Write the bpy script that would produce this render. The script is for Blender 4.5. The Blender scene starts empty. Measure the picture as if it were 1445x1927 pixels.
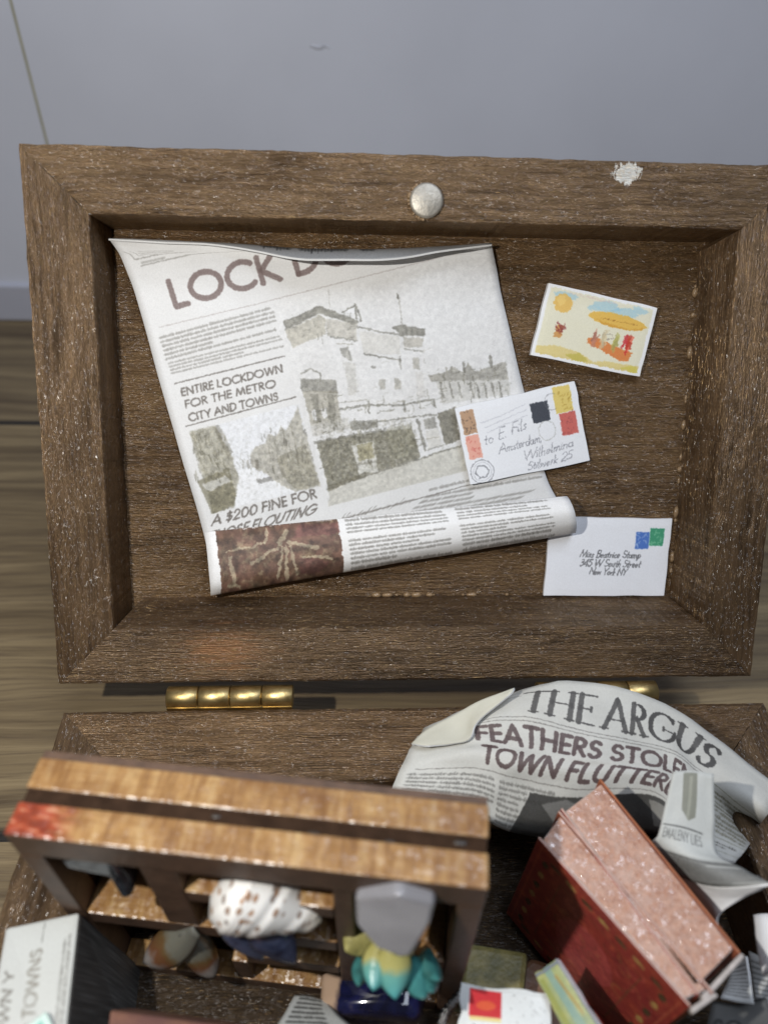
import bpy, bmesh, math, random
import numpy as np
from mathutils import Matrix, Vector

C = bpy.context.scene.collection
SC = bpy.context.scene
random.seed(4)
RNG = np.random.default_rng(11)
# one Blender unit is ten centimetres: the wooden box is 16 cm wide

# ------------------------------------------------------------------ camera, world, flash
CAM = np.array([-0.18271, -0.90663, 1.45359])
RT = np.array([0.998412, -0.040085, 0.039576])
UPV = np.array([-0.001429, 0.684329, 0.729172])
FW = np.array([0.056312, 0.72807, -0.683185])
FOC = 1377.65                      # focal length in photo pixels (1445 x 1927)
cd = bpy.data.cameras.new('camera')
cam = bpy.data.objects.new('camera', cd)
C.objects.link(cam)
cam.matrix_world = Matrix(((RT[0], UPV[0], -FW[0], CAM[0]), (RT[1], UPV[1], -FW[1], CAM[1]),
                           (RT[2], UPV[2], -FW[2], CAM[2]), (0, 0, 0, 1)))
cd.sensor_fit = 'VERTICAL'
cd.sensor_height = 36.0
cd.lens = FOC / 1927 * 36.0
cd.clip_start = 0.01
cd.clip_end = 200
cd.dof.use_dof = True
cd.dof.focus_distance = 1.64
cd.dof.aperture_fstop = 1.15
SC.camera = cam

wd = bpy.data.worlds.new('World')
SC.world = wd
wd.use_nodes = True
wnt = wd.node_tree
bg = wnt.nodes['Background']
bg.inputs['Color'].default_value = (0.80, 0.87, 1.0, 1)
bg.inputs['Strength'].default_value = 0.08

fl = bpy.data.lights.new('phone_flash', 'POINT')
fl.energy = 100.0
fl.color = (1.0, 0.975, 0.93)
fl.shadow_soft_size = 0.022
flo = bpy.data.objects.new('phone_flash', fl)
flo.location = (-0.84, -0.77, 1.60)
C.objects.link(flo)

# soft cool room light from overhead, behind the photographer
rl = bpy.data.lights.new('room_light', 'AREA')
rl.energy = 265.0
rl.size = 3.0
rl.color = (0.78, 0.86, 1.0)
rlo = bpy.data.objects.new('room_light', rl)
rlo.location = (1.5, -1.0, 7.0)
rlo.rotation_euler = (0.22, 0.12, 0)
C.objects.link(rlo)

SC.view_settings.view_transform = 'Standard'
SC.view_settings.look = 'None'
SC.view_settings.exposure = 0.0
SC.view_settings.gamma = 1.0
SC.view_settings.use_curve_mapping = False
SC.cycles.use_denoising = True
SC.cycles.max_bounces = 6

# ------------------------------------------------------------------ measuring helpers
LEAN = 0.56956
LO = np.array([-0.01852, 0.05095, 0.02227])           # bottom centre of the lid's open face
LUP = np.array([0, math.sin(LEAN), math.cos(LEAN)])
LN = np.array([0, -math.cos(LEAN), math.sin(LEAN)])   # out of the lid, towards the viewer
LX = np.array([1.0, 0, 0])
LIDH = 1.130
REC = 0.125                                            # depth of the lid's recess
FLOOR_Z = -0.25
INNER_Z = -0.19


def ray(x, y):
    return FW + (x - 722.5) / FOC * RT - (y - 963.5) / FOC * UPV


def R(x, y, t):
    return CAM + ray(x, y) * t


def onz(x, y, z):
    d = ray(x, y)
    return CAM + d * ((z - CAM[2]) / d[2])


def onp(x, y, P, n):
    d = ray(x, y)
    return CAM + d * (((np.array(P) - CAM) @ n) / (d @ n))


def onlid(x, y, n=0.0):
    d = ray(x, y)
    t = ((LO + LN * n - CAM) @ LN) / (d @ LN)
    X = CAM + d * t - LO
    return np.array([X[0], X @ LUP])


def lidp(a, b, n):
    return LO + LX * a + LUP * b + LN * n


def lidpx(x, y, n):
    a = onlid(x, y, n)
    return lidp(a[0], a[1], n)


# ------------------------------------------------------------------ scene-graph helpers
def tag(o, label=None, cat=None, group=None, kind=None):
    if label: o['label'] = label
    if cat: o['category'] = cat
    if group: o['group'] = group
    if kind: o['kind'] = kind
    return o


def empty(name, loc, label, cat, group=None):
    o = bpy.data.objects.new(name, None)
    o.empty_display_size = 0.05
    o.location = Vector([float(v) for v in loc])
    C.objects.link(o)
    return tag(o, label, cat, group)


def wmat(o):
    m = o.matrix_basis.copy()
    if o.parent:
        m = wmat(o.parent) @ o.matrix_parent_inverse @ m
    return m


def put(name, me, parent=None, mat=None, M=None):
    o = bpy.data.objects.new(name, me)
    C.objects.link(o)
    if mat is not None:
        for m in (mat if isinstance(mat, (list, tuple)) else [mat]):
            me.materials.append(m)
    if M is not None:
        o.matrix_basis = M
    if parent is not None:
        o.parent = parent
        o.matrix_parent_inverse = wmat(parent).inverted()
    return o


def from_bm(name, bm, parent=None, mat=None, M=None, smooth=False):
    me = bpy.data.meshes.new(name)
    bmesh.ops.recalc_face_normals(bm, faces=bm.faces)
    bm.to_mesh(me)
    bm.free()
    if smooth:
        for p in me.polygons: p.use_smooth = True
    return put(name, me, parent, mat, M)


def bevel(o, w=0.004, seg=2, angle=40):
    m = o.modifiers.new('bevel', 'BEVEL')
    m.width = w
    m.segments = seg
    m.limit_method = 'ANGLE'
    m.angle_limit = math.radians(angle)
    return o


def frame_mat(x, y, z, o):
    return Matrix(((x[0], y[0], z[0], o[0]), (x[1], y[1], z[1], o[1]), (x[2], y[2], z[2], o[2]), (0, 0, 0, 1)))


def smooth_noise1(n, scale, seed):
    r = np.random.default_rng(seed)
    k = max(2, int(n / scale) + 2)
    return np.interp(np.linspace(0, k - 1, n), np.arange(k), r.uniform(-1, 1, k))


def prism(name, outline, z0, z1, parent, mat, M, bev=0.006, rough=0.0015, seed=1, slope=0.0):
    """A plank: an outline in the local xy plane between z0 and z1, its top edge rounded and its sides slightly wavy."""
    n = len(outline)
    rg = np.random.default_rng(seed)
    O_ = np.array(outline, float)
    area = 0.5 * np.sum(O_[:, 0] * np.roll(O_[:, 1], -1) - O_[:, 1] * np.roll(O_[:, 0], -1))
    if area < 0: O_ = O_[::-1]
    EK = [1, 0, 1, 0]                      # mitred ends stay sharp, long edges are eased
    jit = []
    for i in range(n):
        k = max(1, int(np.linalg.norm(O_[(i + 1) % n] - O_[i]) / 0.012))
        w1 = smooth_noise1(k + 1, 3, seed * 7 + i); w2 = rg.uniform(-1, 1, k + 1)
        jit.append([0.0] + [rough * (0.7 * w1[j] + 0.5 * w2[j]) for j in range(1, k)])
    def inset(e, EK=EK):
        cs = []
        for i in range(n):
            d1 = O_[i] - O_[i - 1]; d1 /= np.linalg.norm(d1); d2 = O_[(i + 1) % n] - O_[i]; d2 /= np.linalg.norm(d2)
            n1 = np.array([-d1[1], d1[0]]); n2 = np.array([-d2[1], d2[0]])
            cs.append(O_[i] + np.linalg.solve(np.array([n1, n2]), np.array([e * EK[i - 1], e * EK[i]])))
        q = []
        for i in range(n):
            p0, p1 = cs[i], cs[(i + 1) % n]; d = (p1 - p0) / np.linalg.norm(p1 - p0); nn = np.array([d[1], -d[0]])
            k = len(jit[i])
            for j in range(k): q.append(p0 + (p1 - p0) * j / k + nn * jit[i][j])
        return np.array(q)
    pts = inset(0)
    sg = 1
    layers = [(-slope, z0), (0, z1 - bev), (0.3 * bev, z1 - 0.3 * bev), (bev, z1)]
    bm = bmesh.new()
    rings = []
    for e, z in layers:
        rings.append([bm.verts.new((p[0], p[1], z)) for p in (inset(sg * e, [1, 0, 0, 0]) if e < 0 else inset(sg * e))])
    m = len(pts)
    for r0, r1 in zip(rings[:-1], rings[1:]):
        for i in range(m):
            bm.faces.new((r0[i], r0[(i + 1) % m], r1[(i + 1) % m], r1[i]))
    bm.faces.new(rings[-1]); bm.faces.new(rings[0])
    return from_bm(name, bm, parent, mat, M)


def box_bm(bm, x0, x1, y0, y1, z0, z1):
    v = [bm.verts.new((x, y, z)) for x in (x0, x1) for y in (y0, y1) for z in (z0, z1)]
    for f in ((0, 1, 3, 2), (4, 6, 7, 5), (0, 4, 5, 1), (2, 3, 7, 6), (0, 2, 6, 4), (1, 5, 7, 3)):
        bm.faces.new([v[i] for i in f])
    return v


# ------------------------------------------------------------------ node helpers
def new_mat(name):
    m = bpy.data.materials.new(name)
    m.use_nodes = True
    nt = m.node_tree
    return m, nt, nt.nodes['Principled BSDF']


def nd(nt, typ, **kw):
    n = nt.nodes.new(typ)
    for k, v in kw.items():
        if k.startswith('i_'):
            n.inputs[k[2:].replace('_', ' ')].default_value = v
        else:
            setattr(n, k, v)
    return n


def lk(nt, a, b): nt.links.new(a, b)


def noise(nt, vec, scale, detail=4, rough=0.55, dist=0.0):
    n = nd(nt, 'ShaderNodeTexNoise')
    n.inputs['Scale'].default_value = scale
    n.inputs['Detail'].default_value = detail
    n.inputs['Roughness'].default_value = rough
    n.inputs['Distortion'].default_value = dist
    lk(nt, vec, n.inputs['Vector'])
    return n.outputs['Fac']


def mapping(nt, vec, sc, loc=(0, 0, 0), rot=(0, 0, 0)):
    n = nd(nt, 'ShaderNodeMapping')
    n.inputs['Scale'].default_value = sc
    n.inputs['Location'].default_value = loc
    n.inputs['Rotation'].default_value = rot
    lk(nt, vec, n.inputs['Vector'])
    return n.outputs['Vector']


def ramp(nt, fac, stops, interp='LINEAR'):
    n = nd(nt, 'ShaderNodeValToRGB')
    n.color_ramp.interpolation = interp
    els = n.color_ramp.elements
    while len(els) < len(stops): els.new(0.5)
    for e, (p, c) in zip(els, stops):
        e.position = p
        e.color = (c, c, c, 1) if isinstance(c, (int, float)) else (c[0], c[1], c[2], 1)
    lk(nt, fac, n.inputs['Fac'])
    return n.outputs['Color']


def mix(nt, fac, a, b, blend='MIX'):
    n = nd(nt, 'ShaderNodeMix', data_type='RGBA', blend_type=blend)
    for sock, v in ((n.inputs[0], fac), (n.inputs[6], a), (n.inputs[7], b)):
        if isinstance(v, (int, float)): sock.default_value = v
        elif isinstance(v, tuple): sock.default_value = (v[0], v[1], v[2], 1)
        else: lk(nt, v, sock)
    return n.outputs[2]


def mth(nt, op, a, b=0.5, clamp=False):
    n = nd(nt, 'ShaderNodeMath', operation=op, use_clamp=clamp)
    for s, v in ((n.inputs[0], a), (n.inputs[1], b)):
        if isinstance(v, (int, float)): s.default_value = v
        else: lk(nt, v, s)
    return n.outputs[0]


def bump(nt, h, strength, dist, prev=None):
    n = nd(nt, 'ShaderNodeBump')
    n.inputs['Strength'].default_value = strength
    n.inputs['Distance'].default_value = dist
    lk(nt, h, n.inputs['Height'])
    if prev is not None: lk(nt, prev, n.inputs['Normal'])
    return n.outputs['Normal']


def sparkle_normal(nt, vec, scale, amount, base_normal=None):
    """Tilt the normal at random per tiny cell, as mica or metallic flakes do."""
    v = nd(nt, 'ShaderNodeTexVoronoi')
    v.inputs['Scale'].default_value = scale
    lk(nt, vec, v.inputs['Vector'])
    s = nd(nt, 'ShaderNodeVectorMath', operation='SUBTRACT')
    lk(nt, v.outputs['Color'], s.inputs[0]); s.inputs[1].default_value = (0.5, 0.5, 0.5)
    sc = nd(nt, 'ShaderNodeVectorMath', operation='SCALE')
    lk(nt, s.outputs[0], sc.inputs[0]); sc.inputs['Scale'].default_value = amount
    ad = nd(nt, 'ShaderNodeVectorMath', operation='ADD')
    if base_normal is None:
        g = nd(nt, 'ShaderNodeNewGeometry'); base_normal = g.outputs['Normal']
    lk(nt, base_normal, ad.inputs[0]); lk(nt, sc.outputs[0], ad.inputs[1])
    nn = nd(nt, 'ShaderNodeVectorMath', operation='NORMALIZE')
    lk(nt, ad.outputs[0], nn.inputs[0])
    return nn.outputs[0], v.outputs['Color']


def wood(name, dark, mid, light, fleck=(0.46, 0.31, 0.15), seed=0.0, fleck_amt=0.60, patch=None, chip=None, shine=0.33):
    """Hand-stained wood: long grain along local x, worn lighter clouds, glittering lacquer flecks."""
    m, nt, b = new_mat(name)
    tc = nd(nt, 'ShaderNodeTexCoord').outputs['Object']
    tc = mapping(nt, tc, (1, 1, 1), (seed, seed * 1.7, seed * 0.3))
    warp = noise(nt, mapping(nt, tc, (1.3, 3, 3)), 3.0, 3)
    wv = nd(nt, 'ShaderNodeVectorMath', operation='SCALE'); wv.inputs['Scale'].default_value = 0.05
    wc = nd(nt, 'ShaderNodeCombineXYZ'); lk(nt, warp, wc.inputs[1]); lk(nt, warp, wc.inputs[2]); lk(nt, wc.outputs[0], wv.inputs[0])
    ad = nd(nt, 'ShaderNodeVectorMath', operation='ADD'); lk(nt, tc, ad.inputs[0]); lk(nt, wv.outputs[0], ad.inputs[1])
    tw = ad.outputs[0]
    g1 = noise(nt, mapping(nt, tw, (.9, 24, 24)), 4.0, 8, 0.62)
    g2 = noise(nt, mapping(nt, tw, (3.2, 110, 110)), 4.0, 5, 0.6)
    cl = noise(nt, mapping(nt, tc, (2.2, 6, 6)), 2.0, 4, 0.6)
    col = ramp(nt, g1, [(0.26, dark), (0.46, mid), (0.74, light)])
    col = mix(nt, ramp(nt, cl, [(0.38, 0.0), (0.72, 0.75)]), col, light)
    col = mix(nt, ramp(nt, g2, [(0.32, 0.7), (0.44, 0.0)]), col, dark)
    if patch:
        px, py, rx, ry, pc = patch
        pm = mapping(nt, tc, (1 / rx, 1 / ry, 0), (-(px + seed) / rx, -(py + seed * 1.7) / ry, 0))
        ln = nd(nt, 'ShaderNodeVectorMath', operation='LENGTH'); lk(nt, pm, ln.inputs[0])
        pf = mth(nt, 'ADD', ln.outputs['Value'], mth(nt, 'MULTIPLY', mth(nt, 'SUBTRACT', mth(nt, 'ADD', g2, g1), 1.0), 2.6))
        col = mix(nt, ramp(nt, pf, [(0.2, 0.8), (1.3, 0.0)]), col, pc)
    fv = mapping(nt, tw, (13, 140, 140))
    fn = noise(nt, fv, 3.2, 3, 0.6)
    ff = ramp(nt, fn, [(fleck_amt, 0.0), (fleck_amt + 0.08, 0.9)])
    fc = noise(nt, mapping(nt, tc, (1.5, 3, 3)), 3.0, 2)
    ff = mth(nt, 'MULTIPLY', ff, ramp(nt, fc, [(0.35, 0.15), (0.6, 1.0)]))
    col = mix(nt, ff, col, fleck)
    if chip:
        px, py, rx, ry = chip
        pm = mapping(nt, tc, (1 / rx, 1 / ry, 0), (-(px + seed) / rx, -(py + seed * 1.7) / ry, 0))
        ln = nd(nt, 'ShaderNodeVectorMath', operation='LENGTH'); lk(nt, pm, ln.inputs[0])
        cn = noise(nt, mapping(nt, tc, (50, 26, 1)), 1.5, 5, 0.75)
        pf = mth(nt, 'ADD', ln.outputs['Value'], mth(nt, 'MULTIPLY', mth(nt, 'SUBTRACT', cn, 0.5), 2.4))
        col = mix(nt, ramp(nt, pf, [(0.9, 1.0), (1.0, 0.0)]), col, (0.72, 0.70, 0.64))
    lk(nt, col, b.inputs['Base Color'])
    h = mth(nt, 'ADD', mth(nt, 'MULTIPLY', g1, 0.6), mth(nt, 'ADD', g2, mth(nt, 'MULTIPLY', ff, 0.35)))
    nrm = bump(nt, h, 0.50, 0.010)
    fine = noise(nt, tc, 260, 2)
    nrm = bump(nt, fine, 0.14, 0.003, nrm)
    lk(nt, nrm, b.inputs['Normal'])
    nr3, vd = sparkle_normal(nt, mapping(nt, tc, (.5, 1, 1), (3.3, 1.1, 0)), 340, 1.15, nrm)   # sparse bright flakes in the lacquer
    rv = nd(nt, 'ShaderNodeSeparateColor'); lk(nt, vd, rv.inputs[0])
    gl_ = ramp(nt, mth(nt, 'ADD', rv.outputs[2], mth(nt, 'MULTIPLY', mth(nt, 'SUBTRACT', g1, .5), .7)), [(0.60, 0.0), (0.64, 0.5)])
    lk(nt, gl_, b.inputs['Coat Weight'])
    lk(nt, nr3, b.inputs['Coat Normal'])
    b.inputs['Coat Roughness'].default_value = 0.17
    b.inputs['Coat IOR'].default_value = 1.75
    b.inputs['Coat Tint'].default_value = (1.0, .88, .72, 1)
    b.inputs['Roughness'].default_value = shine
    lk(nt, mth(nt, 'ADD', mth(nt, 'MULTIPLY', ff, 0.35), 0.48), b.inputs['Metallic'])
    b.inputs['Specular IOR Level'].default_value = 0.6
    b.inputs['Specular Tint'].default_value = (1.0, 0.84, 0.60, 1)
    return m


def simple(name, col, rough=0.5, metal=0.0, mottle=0.0, scale=30.0, bumpy=0.0, col2=None):
    m, nt, b = new_mat(name)
    tc = nd(nt, 'ShaderNodeTexCoord').outputs['Object']
    f = noise(nt, tc, scale, 4)
    c2 = col2 or tuple(max(0, c * (1 - mottle)) for c in col)
    lk(nt, mix(nt, ramp(nt, f, [(0.35, 0.0), (0.65, 1.0)]), col, c2), b.inputs['Base Color'])
    b.inputs['Roughness'].default_value = rough
    b.inputs['Metallic'].default_value = metal
    if bumpy: lk(nt, bump(nt, noise(nt, tc, scale * 3, 3), bumpy, 0.01), b.inputs['Normal'])
    return m


def printed(name, img, rough=0.55, paper_scale=220.0, bumpy=0.07, glitter=0.0):
    m, nt, b = new_mat(name)
    t = nd(nt, 'ShaderNodeTexImage'); t.image = img; t.extension = 'EXTEND'
    uv = nd(nt, 'ShaderNodeUVMap'); uv.uv_map = 'UVMap'
    lk(nt, uv.outputs['UV'], t.inputs['Vector'])
    tc = nd(nt, 'ShaderNodeTexCoord').outputs['Object']
    f = noise(nt, tc, 9, 5)
    g = noise(nt, tc, paper_scale, 2)
    col = mix(nt, ramp(nt, f, [(0.35, 0.0), (0.75, 0.10)]), t.outputs['Color'], (0.60, 0.52, 0.44), 'MULTIPLY')
    col = mix(nt, ramp(nt, g, [(0.40, 0.05), (0.60, 0.0)]), col, (0.35, 0.33, 0.30), 'MULTIPLY')
    lk(nt, col, b.inputs['Base Color'])
    b.inputs['Roughness'].default_value = rough
    lk(nt, bump(nt, g, bumpy, 0.004), b.inputs['Normal'])
    return m


# ------------------------------------------------------------------ painting helpers: print is drawn stroke by stroke into a pixel array
def vnoise(h, w, cell, seed):
    r = np.random.default_rng(seed)
    gh, gw = int(h / cell) + 3, int(w / cell) + 3
    g = r.random((gh, gw))
    y = np.arange(h) / cell; x = np.arange(w) / cell
    yi = y.astype(int); xi = x.astype(int)
    fy = (y - yi)[:, None]; fx = (x - xi)[None, :]
    fy = fy * fy * (3 - 2 * fy); fx = fx * fx * (3 - 2 * fx)
    a = g[yi][:, xi]; b = g[yi][:, xi + 1]; c = g[yi + 1][:, xi]; d = g[yi + 1][:, xi + 1]
    return (a * (1 - fx) + b * fx) * (1 - fy) + (c * (1 - fx) + d * fx) * fy


def fbm(h, w, cell, seed, oct=4):
    o = np.zeros((h, w)); amp = 1; tot = 0
    for k in range(oct):
        o += amp * vnoise(h, w, max(1.01, cell / 2 ** k), seed + k * 13); tot += amp; amp *= 0.55
    return o / tot


def arc(cx, cy, rx, ry, a0, a1, n=14):
    return [(cx + rx * math.cos(math.radians(a0 + (a1 - a0) * i / n)), cy + ry * math.sin(math.radians(a0 + (a1 - a0) * i / n))) for i in range(n + 1)]


FONT = {
 'A': (.80, [[(0, 0), (.4, 1), (.8, 0)], [(.14, .33), (.66, .33)]]),
 'B': (.50, [[(.05, 0), (.05, 1)], [(.05, 1)] + arc(.22, .77, .22, .23, 90, -90) + [(.05, .54)], [(.22, .54)] + arc(.22, .27, .27, .27, 90, -90) + [(.05, 0)]]),
 'C': (.82, [arc(.5, .5, .48, .5, 48, 312, 22)]),
 'D': (.74, [[(.06, 0), (.06, 1)], [(.06, 1)] + arc(.22, .5, .5, .5, 90, -90, 20) + [(.06, 0)]]),
 'E': (.46, [[(.44, 1), (.06, 1), (.06, 0), (.44, 0)], [(.06, .52), (.42, .52)]]),
 'F': (.44, [[(.44, 1), (.06, 1), (.06, 0)], [(.06, .52), (.4, .52)]]),
 'G': (.92, [arc(.5, .5, .48, .5, 48, 350, 24), [(.52, .46), (.96, .46)]]),
 'H': (.72, [[(.06, 0), (.06, 1)], [(.66, 0), (.66, 1)], [(.06, .52), (.66, .52)]]),
 'I': (.14, [[(.07, 0), (.07, 1)]]),
 'J': (.35, [[(.28, 1), (.28, .2)] + arc(.12, .2, .16, .2, 0, -120, 6)]),
 'K': (.62, [[(.06, 0), (.06, 1)], [(.56, 1), (.1, .48), (.6, 0)]]),
 'L': (.46, [[(.06, 1), (.06, 0), (.44, 0)]]),
 'M': (.92, [[(.02, 0), (.16, 1), (.46, .1), (.76, 1), (.9, 0)]]),
 'N': (.78, [[(.06, 0), (.06, 1), (.72, 0), (.72, 1)]]),
 'O': (1.0, [arc(.5, .5, .48, .5, 0, 360, 28)]),
 'P': (.50, [[(.06, 0), (.06, 1)] + arc(.22, .75, .25, .25, 90, -90) + [(.06, .5)]]),
 'R': (.54, [[(.06, 0), (.06, 1)] + arc(.22, .76, .24, .24, 90, -90) + [(.06, .52)], [(.2, .52), (.52, 0)]]),
 'S': (.52, [arc(.26, .76, .2, .23, 30, 270, 14) + arc(.26, .27, .23, .26, 90, -150, 14)]),
 'T': (.56, [[(0, 1), (.56, 1)], [(.28, 1), (.28, 0)]]),
 'U': (.68, [[(.06, 1), (.06, .32)] + arc(.34, .32, .28, .31, 180, 360, 14) + [(.62, 1)]]),
 'V': (.72, [[(0, 1), (.36, 0), (.72, 1)]]),
 'W': (1.1, [[(0, 1), (.28, 0), (.55, .95), (.82, 0), (1.1, 1)]]),
 'X': (.66, [[(0, 0), (.66, 1)], [(0, 1), (.66, 0)]]),
 'Y': (.66, [[(0, 1), (.33, .48), (.66, 1)], [(.33, .48), (.33, 0)]]),
 '$': (.52, [arc(.26, .72, .2, .2, 30, 270, 12) + arc(.26, .3, .22, .22, 90, -150, 12), [(.26, -.06), (.26, 1.06)]]),
 '0': (.62, [arc(.31, .5, .28, .5, 0, 360, 22)]),
 '2': (.54, [arc(.27, .72, .23, .27, 165, -20, 10) + [(.04, 0), (.52, 0)]]),
 '3': (.5, [arc(.22, .76, .2, .23, 140, -90, 10), arc(.22, .27, .25, .27, 90, -140, 10)]),
 '4': (.56, [[(.42, 0), (.42, 1), (.0, .28), (.56, .28)]]),
 '5': (.52, [[(.46, 1), (.12, 1), (.06, .56)] + arc(.22, .32, .26, .31, 110, -140, 12)]),
 'a': (.46, [arc(.2, .22, .18, .22, 0, 360, 10), [(.38, .44), (.38, .05), (.46, 0)]]),
 'b': (.44, [[(.06, 1), (.06, 0)], arc(.22, .22, .17, .22, 0, 360, 10)]),
 'c': (.36, [arc(.22, .22, .18, .22, 50, 310, 10)]),
 'd': (.46, [arc(.2, .22, .18, .22, 0, 360, 10), [(.38, 1), (.38, 0)]]),
 'e': (.40, [[(.04, .22), (.36, .24)] + arc(.2, .22, .17, .22, 10, 310, 10)]),
 'f': (.26, [[(.28, .95), (.16, .95), (.1, .7), (.1, -.2)], [(0, .44), (.24, .44)]]),
 'g': (.44, [arc(.2, .22, .18, .22, 0, 360, 10), [(.38, .44), (.36, -.2), (.2, -.36), (.06, -.26)]]),
 'h': (.44, [[(.06, 1), (.06, 0)], [(.06, .3), (.2, .44), (.34, .38), (.36, 0)]]),
 'i': (.16, [[(.06, .44), (.06, .05), (.14, 0)], [(.07, .62), (.08, .66)]]),
 'k': (.4, [[(.06, 1), (.06, 0)], [(.32, .44), (.08, .2), (.36, 0)]]),
 'l': (.18, [[(.06, 1), (.06, .06), (.16, 0)]]),
 'm': (.66, [[(.06, .44), (.06, 0)], [(.06, .34), (.2, .44), (.3, .36), (.3, 0)], [(.3, .34), (.44, .44), (.56, .36), (.56, 0), (.64, 0)]]),
 'n': (.44, [[(.06, .44), (.06, 0)], [(.06, .32), (.2, .44), (.34, .36), (.34, 0), (.42, 0)]]),
 'o': (.42, [arc(.2, .22, .17, .22, 0, 360, 10)]),
 'p': (.44, [[(.06, .44), (.06, -.36)], arc(.22, .22, .17, .22, 0, 360, 10)]),
 'r': (.32, [[(.06, .44), (.06, 0)], [(.06, .28), (.18, .42), (.3, .4)]]),
 's': (.34, [[(.28, .4), (.14, .44), (.06, .34), (.26, .14), (.2, .02), (.02, .04)]]),
 't': (.28, [[(.12, .8), (.12, .06), (.24, 0)], [(0, .46), (.26, .46)]]),
 'u': (.44, [[(.06, .44), (.06, .1), (.18, 0), (.34, .1)], [(.34, .44), (.34, .04), (.42, 0)]]),
 'w': (.58, [[(.04, .44), (.1, 0), (.28, .38), (.42, 0), (.54, .44)]]),
 'x': (.36, [[(.02, .44), (.34, 0)], [(.32, .44), (.02, 0)]]),
 'y': (.42, [[(.06, .44), (.1, .06), (.34, .1)], [(.36, .44), (.3, -.24), (.1, -.32)]]),
 ',': (.16, [[(.08, .04), (.03, -.14)]]), '.': (.16, [[(.07, 0), (.09, .02)]]),
}


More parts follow.
